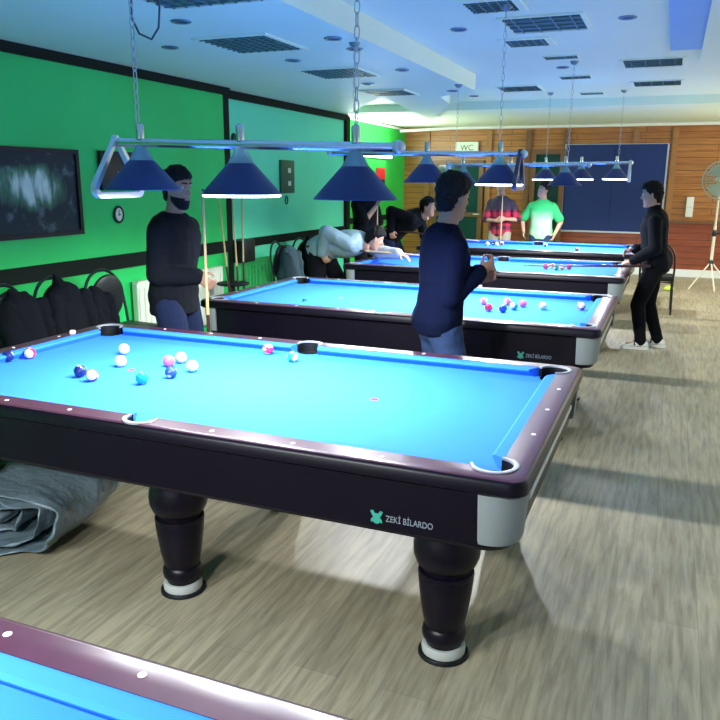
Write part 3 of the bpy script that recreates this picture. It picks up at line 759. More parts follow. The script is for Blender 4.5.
    if hair:
        b = BM(); L = []
        for z, rx, ry, o_ in ((-.085, .056, .070, -.020), (-.05, .066, .088, -.012), (-.01, .073, .101, -.008), (.04, .086, .109, -.006), (.08, .083, .106, -.004), (.112, .068, .088, -.002), (.138, .040, .054, 0), (.148, .012, .016, 0)):
            lim = -.045 if z < -.06 else (-.035 if z < -.03 else (-.004 if z < .02 else (.040 if z < .06 else 9)))
            L.append([(rx*s*math.cos(2*PI*k/28), min(ry*math.sin(2*PI*k/28)+o_, lim)*s, z*s) for k in range(28)])
        rings(b, L); b.transform(hmx); me = remesh(b, .006, 1); wrinkle(me, .0105*s, 30, loc[0]*3); obm('hair', me, hairmat, body, True)
    if beard:
        b = BM(); L = []
        for z, rx, ry, o_ in ((-.132, .026, .030, .056), (-.112, .047, .052, .042), (-.080, .063, .077, .018), (-.056, .067, .086, .006), (-.040, .062, .080, -.01)):
            L.append([(rx*s*math.cos(2*PI*k/24), max(min(ry*math.sin(2*PI*k/24)+o_, 9 if z < -.05 else (.070 if z < -.03 else .022)), .0)*s, z*s) for k in range(24)])
        rings(b, L); b.transform(hmx); me = remesh(b, .007, 2); wrinkle(me, .003*s, 60, 2); obm('beard', me, hairmat, body, True)
    # ---- clothes
    b = BM(); g = grow
    rings(b, [ring(q, rx, ry, o_, g) for q, rx, ry, o_ in [(hem, .150, .108, -.012)] + [t for t in TORSO if hem+.03 < t[0] < .52]] + [ring(.515, .099, .075, -.007, g*.6), ring(.537, .066, .063, -.002, g*.5)])
    if collar: capsule(b, sp(.49), sp(.515 + .03*(collar > 1)), .076*s, .070*s, 16)
    if sleeve_mat: sb = BM()
    else: sb = b
    for k in 'RL':
        e, wv, d, n, cl = J[k]
        sb_ = sb; sb = sb if k == 'L' else b
        if sleeve >= 1:
            capsule(sb, sh[k], e, .049*s+g*.75, .046*s+g*.7, 16); capsule(sb, e, wv - (wv-e).normalized()*.012, .046*s+g*.7, .033*s+g*.6, 16)
        elif sleeve > .5:
            capsule(sb, sh[k], e, .049*s+g*.75, .046*s+g*.7, 16); capsule(sb, e, e + (wv-e)*(sleeve-.5), .046*s+g*.7, .042*s+g*.6, 16)
        else: capsule(sb, sh[k], sh[k] + (e-sh[k])*sleeve*2, .049*s+g*.75, .050*s+g*.9, 16)
        sb = sb_
    me = remesh(b, max(vox*1.5, .009), 5); wrinkle(me, .0075, 7, loc[1])
    tp = obm('jacket' if sleeve >= 1 else 'shirt', me, top, root, True)
    if sleeve_mat:
        me = remesh(sb, .010, 4); wrinkle(me, .005, 14, 3); obm('sleeve', me, sleeve_mat, tp, True)
    if print_:
        b = BM(); ball(b, (0, 0, 0), .1, 16); 
        for v in b.verts:
            q = .27 + v.co.z*1.5; u_, f_, r_ = basis(q); t0 = max(-1, min(1, v.co.x*9))
            v.co = sp(q) + f_*(.118*s*math.sqrt(max(0, 1-t0*t0*.35))+g+.004+ v.co.y*.04) + r_*(v.co.x*.95)
        obj('print', b, print_, tp, True)
    b = BM(); g2 = grow*.6
    rings(b, [ring(q, rx, ry, o_, g2) for q, rx, ry, o_ in [t for t in TORSO if t[0] < .03]] + [ring(.07, .156, .107, -.002, g2)])
    for k in 'RL':
        kn, an, fy = K[k]
        capsule(b, hp[k], kn, .084*s+g2, .060*s+g2, 18); capsule(b, kn, an + Vector((0, 0, .0)), .060*s+g2, .046*s+g2*.6, 18)
    me = remesh(b, max(vox*1.5, .009), 4); wrinkle(me, .006, 8, loc[1]+4); obm('trousers', me, bottom, root, True)
    for k in 'RL':
        kn, an, fy = K[k]; fd = Vector((math.sin(fy), math.cos(fy), 0)); fr = Vector((math.cos(fy), -math.sin(fy), 0)); base = Vector((an.x, an.y, 0))
        an_l = an.z
        b = BM(); L = []
        dz = max(0, an.z - .085*s)
        for y, hw, z1 in ((-.085, .018, .055), (-.075, .034, .085), (-.03, .041, .105), (.03, .042, .092), (.09, .046, .066), (.15, .045, .052), (.185, .030, .042), (.198, .012, .034)):
            L.append([base + (fd*y + fr*(hw*math.cos(t)))*s + Vector((0, 0, dz + (.022 + (z1-.022)*.5*(1+math.sin(t)))*s)) for t in [2*PI*q/16 for q in range(16)]])
        rings(b, L); so = obm('shoe', evaluated(b, [('SUBSURF', dict(levels=1, render_levels=1))]), shoe, root, True)
        b = BM(); outl = [(-.088, .02), (-.07, .037), (-.02, .044), (.05, .046), (.11, .05), (.16, .047), (.19, .033), (.204, .012)]
        pl = [(y, hw) for y, hw in outl] + [(y, -hw) for y, hw in outl[::-1]]
        rings(b, [[base + (fd*y + fr*x)*s + Vector((0, 0, dz+z)) for y, x in pl] for z in (.0015, .026*s)]); obj('sole', b, 'shoe_white', so)
        if stripe:
            b = BM(); tube(b, [base + (fd*.06 + fr*.047*c_)*s + Vector((0, 0, (.05 + .045*(1-abs(c_)))*s + dz)) for c_ in (-1, -.6, 0, .6, 1)], .009, 6); obj('strap', b, 'shoe_dark', so, True)
    return root
def cue(label, p, q, grp='billiard cues', shaft='cue_wood'):
    p, q = Vector(p), Vector(q); d = q-p; Lh = d.length
    t = thing('billiard_cue', label, 'cue', p, 0, grp); t.rotation_euler = d.to_track_quat('Z', 'Y').to_euler()
    b = BM(); tube(b, [(0, 0, .72*Lh/1.45), (0, 0, Lh-.014)], [.0105, .0064], 12); obj('shaft', b, shaft, t, True)
    b = BM(); tube(b, [(0, 0, 0), (0, 0, .006), (0, 0, .72*Lh/1.45)], [.011, .0145, .0105], 12); obj('butt', b, 'cue_butt', t, True)
    b = BM(); tube(b, [(0, 0, Lh-.014), (0, 0, Lh)], [.0066, .0058], 10); obj('tip', b, 'board_blue', t, True)
    return t
down = (0, .05, -1)
person('man in black jacket standing in profile by the green wall, holding an upright cue', (-1.30, 1.32, 0), -90, 1.72, a0=0, a1=6, head=(8, -6, 0),
       hands={'R': dict(p=(.07, .235, 1.045), d=(-.05, .8, -.45), n=(-.9, .1, -.1), c=.75), 'L': dict(p=(-.22, -.04, .82), c=.4)}, poles={'R': (.5, -1, -.6), 'L': (-.4, -1, 0)},
       top='cloth_black', bottom='jeans_dark', grow=.036, beard=True, collar=False, skin='skin_dim', feet={'R': (.11, .03, 5), 'L': (-.12, -.05, -8)}, vox=.006, hem=-.14)
cue('upright cue held by the man in black at the left', (-1.005, 1.258, .012), (-.992, 1.235, 1.60))
person('man seen from behind in navy sweater and jeans beside the second table', (.575, 1.20, 0), -54, 1.69, a0=0, a1=6, head=(-20, -8, 0),
       hands={'R': dict(p=(.07, .205, 1.17), d=(-.1, .8, .4), n=(-.8, 0, .4), c=.7), 'L': dict(p=(-.02, .215, 1.12), d=(.3, .8, .2), n=(.7, 0, .3), c=.55)}, poles={'R': (.15, -.5, -1), 'L': (-.5, -.5, -1)},
       top='cloth_navy', bottom='jeans', grow=.026, skin='skin_dim', feet={'R': (.12, .02, 10), 'L': (-.12, -.02, -10)}, vox=.006, hem=-.08)
person('young man in black tracksuit and white trainers standing at the right, facing left', (1.63, 5.26, 0), 90, 1.655, a0=2, a1=8, head=(0, -8, 0),
       hands={'L': dict(p=(-.19, .20, .90), d=(.1, .9, -.25), n=(.3, .0, -1), c=.5), 'R': dict(p=(.02, .20, 1.0), d=(-.2, .9, -.2), n=(-.6, 0, -.8), c=.5)}, poles={'R': (.6, -1, -.5), 'L': (-.6, -1, -.5)},
       top='cloth_black', bottom='cloth_black', shoe='shoe_white', grow=.026, collar=2, feet={'L': (-.09, .06, -6), 'R': (.10, -.10, 14)}, vox=.006, stripe=True)
cue('dark cue held low across the right end of the third table', (1.60, 5.01, .865), (.38, 4.97, .815), shaft='cue_dark')
person('man in red and black plaid shirt holding an upright cue behind the farthest table', (-.77, 9.25, 0), 180, 1.70, a0=0, a1=3, head=(0, -6, 0),
       hands={'R': dict(p=(.03, .235, 1.06), d=(-.9, .3, .1), n=(0, -1, 0), c=.8), 'L': dict(p=(-.13, .245, 1.09), d=(.9, .3, -.1), n=(0, -1, 0), c=.8)}, poles={'R': (.8, -.3, -1), 'L': (-.8, -.3, -1)},
       top='plaid', bottom='khaki', sleeve=.45, grow=.022, vox=.008)
cue('upright cue held by the man in the plaid shirt', (-.70, 8.985, .012), (-.70, 8.985, 1.46))
person('man in green printed t-shirt with his head turned, behind the farthest table', (-.12, 9.22, 0), 180, 1.65, a0=0, a1=4, head=(38, 4, -14),
       hands={'R': dict(p=(.25, .12, .90), c=.3), 'L': dict(p=(-.23, .12, .88), c=.3)}, poles={'R': (.7, -.9, 0), 'L': (-.7, -.9, 0)},
       top='tee_green', bottom='jeans', sleeve=.40, grow=.026, vox=.008)
person('man in shiny grey jacket bent over the left end of the third table', (-1.93, 5.02, 0), -92, 1.76, hipz=.88, a0=62, a1=100, head=(-32, -28, 0),
       hands={'L': dict(p=(-.02, .93, .875), d=(.05, 1, -.25), n=(0, -.2, -1), c=.25), 'R': dict(p=(.20, .10, .86), d=(0, .5, -.8), n=(-1, 0, 0), c=.8)}, poles={'L': (-.6, -.2, -1), 'R': (.25, -1, .15)},
       top='jacket_grey', bottom='cloth_black', sleeve_mat='knit', grow=.045, feet={'R': (.16, -.16, 10), 'L': (-.14, .16, -5)}, vox=.008, kneefwd=.9)
cue('cue the man in grey slides over the left end of the third table', (-2.05, 4.84, .93), (-.68, 5.03, .865))
person('standing man in dark t-shirt behind the man in grey, one pale forearm raised', (-1.98, 6.42, 0), -115, 1.74, a0=0, a1=4, head=(-10, -4, 0),
       hands={'R': dict(p=(.02, .25, 1.34), d=(-.2, .35, .8), n=(-.9, .3, 0), c=.8), 'L': dict(p=(-.24, .08, .86), c=.3)}, poles={'R': (.7, .2, -1), 'L': (-1, -.8, 0)},
       top='cloth_black', bottom='cloth_black', sleeve=.45, grow=.024, vox=.008)
cue('upright cue held by the standing man in the dark t-shirt', (-1.745, 6.30, .012), (-1.745, 6.29, 1.50))
person('man in black jacket leaning over the left end of the farthest table', (-1.86, 7.15, 0), -90, 1.76, hipz=.91, a0=36, a1=78, head=(4, 0, 0),
       hands={'L': dict(p=(-.06, .60, .90), d=(.05, 1, -.3), n=(0, -.2, -1), c=.3), 'R': dict(p=(.25, .08, 1.0), d=(0, .3, -.9), n=(-1, 0, 0), c=.8)}, poles={'L': (-.8, -.2, -1), 'R': (.4, -1, .9)},
       top='cloth_black', bottom='jeans_dark', grow=.034, feet={'R': (.16, -.12, 10), 'L': (-.14, .14, -5)}, vox=.008)
cue('cue of the man in black leaning over the farthest table', (-1.95, 6.94, 1.02), (-.62, 7.30, .865))

# ------------------------------------------------------------------ chairs and dark coats along the green wall
def make_chair(label, loc, rz):
    t = thing('banquet_chair', label, 'chair', loc, rz, 'black banquet chairs along the green wall')    # local: faces +Y
    b = BM(); rbox(b, (-.21, -.20, .42), (.21, .22, .485), .025, 3); obj('seat', b, 'vinyl', t, True)
    b = BM(); lathe(b, [(.02, -.03), (.15, -.026), (.175, -.012), (.178, .008), (.15, .026), (.02, .03)], 28)
    b.transform(Matrix.Translation((0, -.235, .69)) @ Matrix.Rotation(math.radians(-8), 4, 'X') @ Matrix.Rotation(PI/2, 4, 'X') @ Matrix.Diagonal((1, 1.15, 1, 1))); obj('backrest', b, 'vinyl', t, True)
    b = BM(); arc = [(.20*math.cos(a), -.262 - .03*math.sin(a), .70 + .225*math.sin(a)) for a in [PI*k/14 for k in range(15)]]
    tube(b, [(.20, -.21, .40), (.205, -.24, .58)] + arc + [(-.205, -.24, .58), (-.20, -.21, .40)], .0125, 8); obj('back_frame', b, 'frame_dark', t, True)
    for sx in (-1, 1):
        b = BM(); tube(b, [(sx*.20, -.20, .43), (sx*.21, -.25, 0)], .0125, 8); obj('leg', b, 'frame_dark', t, True)
        b = BM(); tube(b, [(sx*.19, .20, .43), (sx*.205, .225, 0)], .0125, 8); obj('leg', b, 'frame_dark', t, True)
    b = BM(); tube(b, [(-.20, -.2, .41), (-.19, .2, .41), (.19, .2, .41), (.20, -.2, .41)], .011, 8, True); obj('seat_frame', b, 'frame_dark', t, True)
    return t
ch = make_chair('black chair with bare round back near the far left pocket of the foreground table', (-2.30, 2.05, 0), -PI/2-.12)
dup(ch, (-2.30, 1.08, 0), -PI/2+.05, 'black chair with looped back at the left edge of the photo')
dup(ch, (-2.32, 1.55, 0), -PI/2, 'black chair hidden under dark coats between two others by the green wall')
dup(ch, (-2.42, 5.35, 0), -PI/2+.1, 'chair with a greyish back between the green radiator and the bent man')
dup(ch, (-2.42, 5.95, 0), -PI/2-.1, 'chair under a black coat behind the man in grey')
dup(ch, (1.64, 7.72, 0), 0, 'black chair behind the young man in the tracksuit, by the far wall')
def coat(label, loc, rz, w_, h_, m, seed, peak=.05, d_=.13):
    """a coat hung over a chair back: rounded shoulders, slumped folds in front and behind"""
    b = BM(); L = []
    for z, kx, ky in ((0, .95, 1.0), (.12, 1.02, 1.05), (.30, 1.0, .95), (.5, .93, .85), (.72, .80, .70), (.88, .60, .52), (.97, .34, .34), (1, .10, .12)):
        L.append([(w_*kx*math.cos(2*PI*k/26), d_*ky*math.sin(2*PI*k/26), z*h_) for k in range(26)])
    rings(b, L)
    capsule(b, (w_*.15, 0, h_*.93), (w_*.45, .02, h_+peak), .045, .012, 10)
    capsule(b, (-w_*.8, .05, h_*.7), (-w_*.85, .10, .02), .06, .05, 10); capsule(b, (w_*.8, .05, h_*.7), (w_*.88, .09, .05), .06, .05, 10)
    me = remesh(b, .012, 3); wrinkle(me, .020, 7, seed)
    o = obm('coat', me, m, None, True); o.location = loc; o.rotation_euler = (0, 0, rz); tag(o, label, 'coat', 'coats on the chairs'); return o
coat('black coat heaped over the back of the chair at the left edge', (-2.47, 1.10, .50), -PI/2, .20, .38, 'cloth_black', 1, .02)
coat('black coat with a pointed collar between the looped chair and the bare one', (-2.44, 1.50, .50), -PI/2, .20, .40, 'cloth_black', 5, .07)
coat('low black bag-like coat beside the bare round-backed chair', (-2.42, 1.81, .47), -PI/2, .10, .36, 'cloth_black', 9, .0, .12)
coat('black coat hung on the chair just left of the bent man in grey', (-2.55, 5.95, .46), -PI/2, .20, .48, 'cloth_black', 12, .03)
M['cloth_slate'] = mat('cloth_slate', (.03, .07, .09), .8, bump=(25, .3, .02))
coat('slate blue coat on the chair beside the green radiator', (-2.55, 5.36, .46), -PI/2, .17, .42, 'cloth_slate', 15, .0)

# ------------------------------------------------------------------ radiators, cue stand, things on the green wall
def radiator(label, y0, y1, x, z0, z1, m):
    t = thing('radiator', label, 'radiator', (x, (y0+y1)/2, 0)); h = (y1-y0)/2
    b = BM(); rbox(b, (.025, -h, z0), (.085, h, z1), .008)
    n = int((y1-y0)/.075)
    for i in range(n):
        y = -h + (i+.5)*(2*h/n); rbox(b, (.08, y-.022, z0+.05), (.094, y+.022, z1-.05), .006, 1)
    obj('panel', b, m, t)
    b = BM(); box(b, (.02, -h+.01, z1-.002), (.09, h-.01, z1+.012))
    for i in range(int(h*2/.04)): box(b, (.03, -h+.03+i*.04, z1+.012), (.08, -h+.045+i*.04, z1+.015))
    obj('top_grille', b, m, t)
    b = BM(); tube(b, [(.055, -h+.05, z0+.03), (.055, -h-.06, z0+.03), (.055, -h-.06, .0)], .012, 8); tube(b, [(.055, h-.05, z0+.02), (.055, h-.05, 0)], .012, 8); obj('pipe', b, m, t, True)
    b = BM(); lathe(b, [(.022, z0+.0), (.024, z0+.05), (.02, z0+.07)], 12, (.055, -h-.06)); obj('valve', b, 'white_paint', t, True)
    return t
radiator('cream panel radiator under the dark rail behind the man in black at the left', 2.82, 4.30, -2.90, .12, .71, 'radiator')
radiator('green painted radiator under the dark rail, a black box on its left end', 4.72, 5.80, -3.0, .12, .70, 'radiator_green')
b = BM(); rbox(b, (-.10, -.16, 0), (.10, .16, .26), .01); o = obj('speaker_box', b, 'vinyl', None, True); o.location = (-2.90, 4.86, .716); o.rotation_euler = (0, 0, .12); tag(o, 'small black speaker box standing on the end of the green radiator', 'speaker')
b = BM(); lathe(b, [(.045, 0), (.055, .004), (.05, .008)], 20); b.transform(Matrix.Translation((.10, 0, .15)) @ Matrix.Rotation(PI/2, 4, 'Y')); obj('speaker_cone', b, 'black', o, True)
t = thing('cue_stand', 'round black cue stand by the green wall, left of the second table', 'cue stand', (-2.52, 4.02, 0))
b = BM(); lathe(b, [(.20, 0), (.205, .02), (.19, .035), (.05, .05)], 30); obj('base', b, 'black', t, True)
b = BM(); tube(b, [(0, 0, .04), (0, 0, .62)], .022, 12); obj('pole', b, 'black', t, True)
b = BM(); lathe(b, [(.04, .565), (.165, .568), (.175, .58), (.165, .592), (.04, .60)], 30); obj('holder_disc', b, 'black', t, True)
for i, (dx, dy, l_, lb) in enumerate(((.10, -.20, 1.46, 'cue in the round stand nearest the man in black'), (.08, .02, 1.42, 'middle cue leaning in the round black stand'), (.05, .19, 1.48, 'cue at the right side of the round black stand'))):
    cue(lb, (-2.52+dx*.9, 4.02+dy*.75, .06), (-2.52+dx*.4 - .02, 4.02+dy*1.25, l_+.06))
t = thing('framed_picture', 'large dark landscape picture in a black frame on the green wall', 'picture', (-2.898, 1.74, 1.545)); H2, W2, f_ = .345, .51, .035
b = BM()
for a_, b_ in (((0, -W2, -H2), (.03, W2, -H2+f_)), ((0, -W2, H2-f_), (.03, W2, H2)), ((0, -W2, -H2+f_), (.03, -W2+f_, H2-f_)), ((0, W2-f_, -H2+f_), (.03, W2, H2-f_))): box(b, a_, b_)
obj('picture_frame', b, 'black', t)
obj('print', box(BM(), (.004, -W2+f_, -H2+f_), (.012, W2-f_, H2-f_)), 'print', t)
def wallbox(name, label, cat, x, y0, y1, z0, z1, d, m):
    o = obj(name, rbox(BM(), (0, -(y1-y0)/2, -(z1-z0)/2), (d, (y1-y0)/2, (z1-z0)/2), .006), m, None, True); o.location = (x, (y0+y1)/2, (z0+z1)/2); return tag(o, label, cat)
o = wallbox('score_board', 'dark rectangular score board on the wall behind the left lamp bracket', 'score board', -2.9, 2.50, 2.98, 1.56, 1.895, .04, 'vinyl')
obj('counter', box(BM(), (.04, -.03, -.05), (.046, .03, -.005)), 'sign_white', o)
o = wallbox('score_board', 'upright dark score board with two white counters on the pale green wall', 'score board', -3.0, 6.0, 6.37, 1.49, 1.91, .035, 'dark_trim')
M['board_green'] = mat('board_green', (.01, .10, .05), .5); o.data.materials.clear(); o.data.materials.append(M['board_green'])
for z in (.08, -.085): obj('counter', box(BM(), (.035, .0, z-.03), (.042, .065, z+.03)), 'sign_white', o)
def wallring(name, label, cat, x, y, z, ry, rz_, th, m, inner=None):
    b = BM(); pts = [(0, ry*math.cos(a), rz_*math.sin(a)) for a in [2*PI*k/28 for k in range(28)]]
    tube(b, pts, th, 8, True); o = obj(name, b, m, None, True); o.location = (x, y, z); tag(o, label, cat)
    if inner:
        b = BM(); rings(b, [[(xx, (ry-.005)*math.cos(a), (rz_-.005)*math.sin(a)) for a in [2*PI*k/28 for k in range(28)]] for xx in (-.006, .004)]); obj('face', b, inner, o)
        b = BM(); box(b, (.004, -.004, -.01), (.007, .004, rz_*.6)); box(b, (.004, -.012, -.008), (.007, .022, .002)); obj('hand', b, 'sign_ink', o)
    return o
wallring('wall_clock', 'small oval clock with dark rim on the green wall below the left lamp', 'clock', -2.888, 2.72, 1.345, .058, .068, .012, 'frame_dark', 'sign_white')
wallring('wall_hook_ring', 'small dark ring hanging below the score board with two counters', 'ring', -2.992, 6.18, 1.40, .035, .05, .008, 'board_green')
wallring('wall_bell', 'small round dark bell on the post between the two green walls', 'bell', -2.88, 4.72, 2.10, .03, .05, .018, 'frame_dark', 'frame_dark')
o = wallbox('wall_poster', 'small red and black poster on the bright green wall at the far left', 'poster', -3.35, 10.40, 10.86, 1.50, 1.89, .012, 'black')
obj('red_field', box(BM(), (.012, -.23, -.02), (.014, .23, .195)), 'red', o)
# strip light high on the bright green wall
t = thing('strip_light', 'glowing strip light on the bright green wall at the far left', 'lamp', (-3.34, 9.9, 2.10))
obj('housing', rbox(BM(), (0, -1.1, -.04), (.04, 1.1, .04), .008), 'white_paint', t, True)
b = BM(); tube(b, [(.068, -1.07, 0), (.068, 1.07, 0)], .026, 12); obj('tube', b, mat('strip_glow', '#ffffff', emit='#f2fff2', es=22), t, True)
for y in (-1.08, 1.08): obj('end_cap', rbox(BM(), (.02, y-.02, -.035), (.10, y+.02, .035), .005), 'white_paint', t)
l = bpy.data.lights.new('strip_light_glow', 'AREA'); l.shape = 'RECTANGLE'; l.size = .05; l.size_y = 2.1; l.energy = 60; l.color = (.95, 1, .95)
lo = bpy.data.objects.new('strip_light_glow', l); COL.objects.link(lo); lo.parent = t; lo.location = (.11, 0, .0); lo.rotation_euler = (0, -PI/2-.6, 0)

# ------------------------------------------------------------------ grey table cover bundled on the floor
b = BM(); NT, NY, TURNS = 190, 46, 4.3; G = []
for i in range(NT+1):
    f_ = i/NT; th = TURNS*2*PI*f_; row = []
    for j in range(NY+1):
        g_ = j/NY; P_ = Vector((math.cos(th)*1.5, math.sin(th)*1.5, f_*5))
        y0 = -.40 + .11*noise.noise(P_*1.1) + .10*(1-f_)
        y1 = .36 + .03*noise.noise(P_*.8 + Vector((5, 5, 5)))
        y = y0 + (y1-y0)*g_
        lip = max(0, 1 - g_*5)                        # the loose edge opens and curls
        r = .03 + .97*f_ + .05*noise.noise(Vector((math.cos(th)*2.2, math.sin(th)*2.2, y*5 + f_*9))) + lip*.06*noise.noise(P_*2.3)
        back = max(0, g_-.75)/.25; r *= 1 - .12*back*back
        cx, sz = math.cos(th + .4), math.sin(th + .4)
        x = r*.455*math.copysign(abs(cx)**.62, cx); z = .16 + r*(.155 if sz < 0 else .17)*math.copysign(abs(sz)**.8, sz)
        sag = .025*noise.noise(Vector((x*3, y*3, 2)))
        row.append(b.verts.new((x + .03*noise.noise(Vector((y*4, z*5, f_*3))), y, max(z + sag, .004 + .0006*i/NT))))
    G.append(row)
for A, B in zip(G, G[1:]):
    for j in range(NY): b.faces.new((A[j], A[j+1], B[j+1], B[j]))
core = []
for yy, k in ((-.16, .3), (-.10, .8), (.1, .9), (.28, .75), (.36, .2)):
    core.append([(.40*k*math.cos(2*PI*q/20), yy, .155 + .135*k*math.sin(2*PI*q/20)) for q in range(20)])
rings(b, core)
me = evaluated(b, [('SOLIDIFY', dict(thickness=.007)), ('SUBSURF', dict(levels=1, render_levels=1))]); wrinkle(me, .008, 9, 3); wrinkle(me, .003, 24, 5)
zm = min(v.co.z for v in me.vertices); 
for v in me.vertices: v.co.z -= zm
o = obm('table_cover', me, 'cover', None, True); o.location = (-1.13, -.25, .001); o.rotation_euler = (0, 0, .22); tag(o, 'crumpled grey table cover bundled on the floor under the foreground table', 'table cover')

# ------------------------------------------------------------------ far wall things
t = thing('notice_board', 'large blue board with a thin metal frame on the far wooden wall', 'board', (.705, YF-.05, 1.55)); W2, H2 = .87, .775
b = BM(); box(b, (-W2, -.012, -H2), (-.02, .03, H2)); box(b, (-.016, -.012, -H2), (W2, .03, H2)); obj('panel', b, 'board_blue', t)
b = BM()
for a_, b_ in (((-W2-.02, -.02, -H2-.03), (W2+.02, .03, -H2)), ((-W2-.02, -.02, H2), (W2+.02, .03, H2+.012)), ((-W2-.025, -.02, -H2), (-W2, .03, H2)), ((W2, -.02, -H2), (W2+.03, .03, H2))): box(b, a_, b_)
obj('board_frame', b, 'alu', t)
t = thing('wc_sign', 'pale WC sign above the toilet door on the far wall', 'sign', (-2.055, YF-.06, 2.295))
obj('plate', rbox(BM(), (-.225, -.01, -.105), (.225, .05, .105), .006), 'sign_white', t)
tm = text_mesh('WC', .15, .002); xs = [v.co.x for v in tm.vertices]; put(tm, Matrix.Translation((-(max(xs)+min(xs))/2, -.0125, -.052)) @ Matrix.Rotation(PI/2, 4, 'X')); obm('lettering', tm, 'sign_ink', t)
t = thing('fuse_box', 'narrow white switch box on the wooden wall between the board and the fan', 'switch box', (2.035, YF-.05, 1.24))
obj('box_body', rbox(BM(), (-.06, -.02, -.175), (.06, .05, .175), .008), 'white_paint', t, True)
obj('lid_seam', box(BM(), (-.05, -.024, -.01), (.05, -.019, .0)), 'alu', t)
# pedestal fan
t = thing('pedestal_fan', 'cream pedestal fan on a tripod at the right edge, by the wooden wall', 'fan', (2.40, 10.3, 0), math.radians(12))
b = BM(); tube(b, [(0, 0, .40), (0, 0, 1.0)], .024, 12); tube(b, [(0, 0, 1.0), (0, 0, 1.52)], .017, 12); obj('pole', b, 'fan_cream', t, True)
b = BM(); lathe(b, [(.028, .36), (.04, .38), (.04, .45), (.028, .47)], 16); obj('hub_collar', b, 'frame_dark', t, True)
for a in (-2.75, -1.57, -.35):
    b = BM(); tube(b, [(.02*math.cos(a), .02*math.sin(a), .42), (.36*math.cos(a), .36*math.sin(a), .012)], .013, 8); obj('leg', b, 'fan_cream', t, True)
b = BM(); lathe(b, [(.024, .84), (.034, .86), (.034, .92), (.024, .94)], 14); tube(b, [(0, 0, .89), (.085, -.01, .89)], .012, 8); obj('clamp', b, 'frame_dark', t, True)
FH = Vector((0, -.10, 1.70))
b = BM(); capsule(b, (0, .12, 1.70), (0, -.02, 1.70), .05, .065, 16); tube(b, [(0, .02, 1.5), (0, .02, 1.68)], .02, 10); obj('motor', b, 'fan_cream', t, True)
b = BM()
for rr, dy in ((.29, 0), (.24, -.035), (.19, -.05), (.14, -.06), (.08, -.065), (.24, .035), (.19, .05)):
    tube(b, [FH + Vector((rr*math.cos(a), dy, rr*math.sin(a))) for a in [2*PI*k/32 for k in range(32)]], .0035 if rr < .28 else .009, 5, True)
for k in range(36):
    a = 2*PI*k/36; tube(b, [FH + Vector((rr*math.cos(a), dy, rr*math.sin(a))) for rr, dy in ((.06, -.066), (.14, -.06), (.19, -.05), (.24, -.035), (.29, 0), (.24, .035), (.12, .06))], .0022, 4)
obj('guard', b, 'fan_blade', t, True)
for k in range(3):
    a0 = 2*PI*k/3; b = BM(); L = []
    for q in range(7):
        rr = .03 + .225*q/6; wd = .35 + .55*math.sin(PI*min(1, q/5.2)*.62)
        L.append([FH + Vector((rr*math.cos(a0+v), .012*(v/.5) + e, rr*math.sin(a0+v))) for v, e in ((-wd*.7, .002), (0, .004), (wd*.7, .002), (wd*.7, -.002), (0, 0), (-wd*.7, -.002))])
    rings(b, L); obj('blade', b, 'fan_blade', t, True)
b = BM(); lathe(b, [(.034, 0), (.034, .015), (.02, .022)], 18); b.transform(Matrix.Translation(FH + Vector((0, -.062, 0))) @ Matrix.Rotation(PI/2, 4, 'X')); obj('badge', b, 'sign_white', t, True)
b = BM(); ball(b, (0, 0, .035), (.075, .055, .035)); me = remesh(b, .008, 1); wrinkle(me, .012, 22, 2)
zm = min(v.co.z for v in me.vertices)
for v in me.vertices: v.co.z -= zm
o = obm('duster', me, 'yellow', None, True); o.location = (1.82, 9.85, .001); tag(o, 'small lime yellow cloth on the floor by the far wall', 'cloth')

# ------------------------------------------------------------------ ceiling fittings
def vent(label, pts, z, n, m='grille', border=.03):
    """a rectangular louvre let into the ceiling"""
    x0, x1, y0, y1 = pts
    t = thing('ceiling_vent', label, 'vent', ((x0+x1)/2, (y0+y1)/2, z), 0, 'dark louvred panels in the ceiling'); hx, hy = (x1-x0)/2, (y1-y0)/2
    b = BM()
    for a_, b_ in (((-hx-border, -hy-border, -.012), (hx+border, -hy, .004)), ((-hx-border, hy, -.012), (hx+border, hy+border, .004)), ((-hx-border, -hy, -.012), (-hx, hy, .004)), ((hx, -hy, -.012), (hx+border, hy, .004))): box(b, a_, b_)
    obj('vent_frame', b, 'ceiling', t)
    obj('backing', box(BM(), (-hx, -hy, -.003), (hx, hy, .003)), 'grille', t)
    b = BM()
    for i in range(n): x = -hx + (i+.5)*2*hx/n; box(b, (x-.004, -hy, -.014), (x+.004, hy, -.002))
    for i in range(n): y = -hy + (i+.5)*2*hy/n; box(b, (-hx, y-.004, -.014), (hx, y+.004, -.002))
    obj('louvres', b, M[m], t)
M['louvre'] = mat('louvre', (.10, .20, .19), .4)
vent('dark louvred panel in the soffit nearest the camera, cut by the top of the photo', (-1.08, -.42, .45, 1.10), SZ, 8, 'louvre')
vent('dark louvred panel in the soffit above the middle shade of the first lamp', (-1.50, -.96, 2.0, 2.60), SZ, 8, 'louvre')
vent('dark louvred panel in the soffit beside the long chain', (-1.50, -.96, 3.62, 4.20), SZ, 8, 'louvre')
vent('farthest dark louvred panel in the soffit, before its cut back end', (-1.58, -1.10, 5.31, 5.80), SZ, 8, 'louvre')
vent('wide dark panel of four squares in the main ceiling at the top of the photo', (0.469, 1.02, 2.917, 3.487), CZ, 4, 'louvre')
vent('slotted white-edged diffuser in the main ceiling at the top edge', (0.338, 0.656, 2.337, 2.664), CZ, 5, 'louvre', .05)
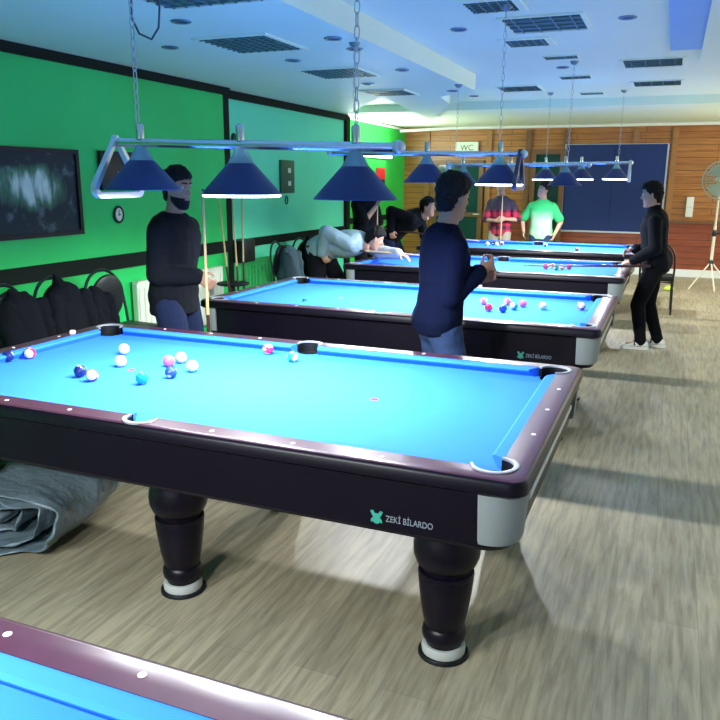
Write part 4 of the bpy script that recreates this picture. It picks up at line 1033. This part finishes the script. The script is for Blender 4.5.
vent('slotted white-edged diffuser just behind the wide panel', (0.319, 0.646, 3.776, 4.094), CZ, 5, 'louvre', .05)
vent('dark square panel in the middle of the main ceiling beyond the second lamp', (-0.41, 0.076, 6.87, 7.384), CZ, 4, 'louvre')
vent('thin dark vent beyond the wide panel, left of the first downlight', (0.497, 0.796, 4.72, 4.879), CZ, 4, 'louvre', .01)
vent('thin dark vent second in line above the far lamps', (0.45, 0.768, 6.15, 6.374), CZ, 4, 'louvre', .01)
vent('thin dark vent farthest in line above the far lamps', (0.487, 0.768, 7.851, 8.038), CZ, 4, 'louvre', .01)
vent('large dark four part panel at the right of the ceiling, nearer of two', (1.17, 1.702, 5.178, 5.702), CZ, 4, 'louvre')
vent('large dark four part panel at the right of the ceiling, farther of two', (1.188, 1.702, 6.87, 7.337), CZ, 4, 'louvre')
def downlight(label, x, y, z, r=.06, m='spot_dark'):
    t = thing('downlight', label, 'ceiling light', (x, y, z), 0, 'small round ceiling downlights')
    b = BM(); lathe(b, [(r, .002), (r+.006, -.004), (r, -.010), (r*.75, -.008), (r*.72, .002)], 24); obj('trim_ring', b, 'spot_metal', t, True)
    b = BM(); lathe(b, [(r*.72, -.004), (r*.70, -.006), (.01, -.003)], 20); obj('lens', b, m, t, True)
for x, y, lb in ((-1.244, 1.45, 'downlight in the soffit nearest the camera'), (-1.89, 2.223, 'faint downlight in the soffit nearest the green wall'), (-.578, 2.308, 'downlight left of the long chain, nearest the soffit edge'),
                 (-.60, 2.76, 'downlight seen right behind the long chain'), (-1.30, 3.10, 'downlight between the first two soffit panels'), (-.62, 3.92, 'downlight by the soffit edge right of the long chain'),
                 (-1.28, 4.75, 'small downlight before the farthest soffit panel'), (-.62, 5.62, 'downlight at the far end of the soffit edge')):
    downlight(lb, x, y, SZ)
for x, y, lb in ((.085, 3.20, 'downlight in the main ceiling left of the wide panel'), (1.32, 3.19, 'downlight in the main ceiling right of the wide panel'), (.571, 5.477, 'downlight between the thin vents above the far lamps'), (-.92, 7.80, 'farthest downlight, above the WC sign')):
    downlight(lb, x, y, CZ)
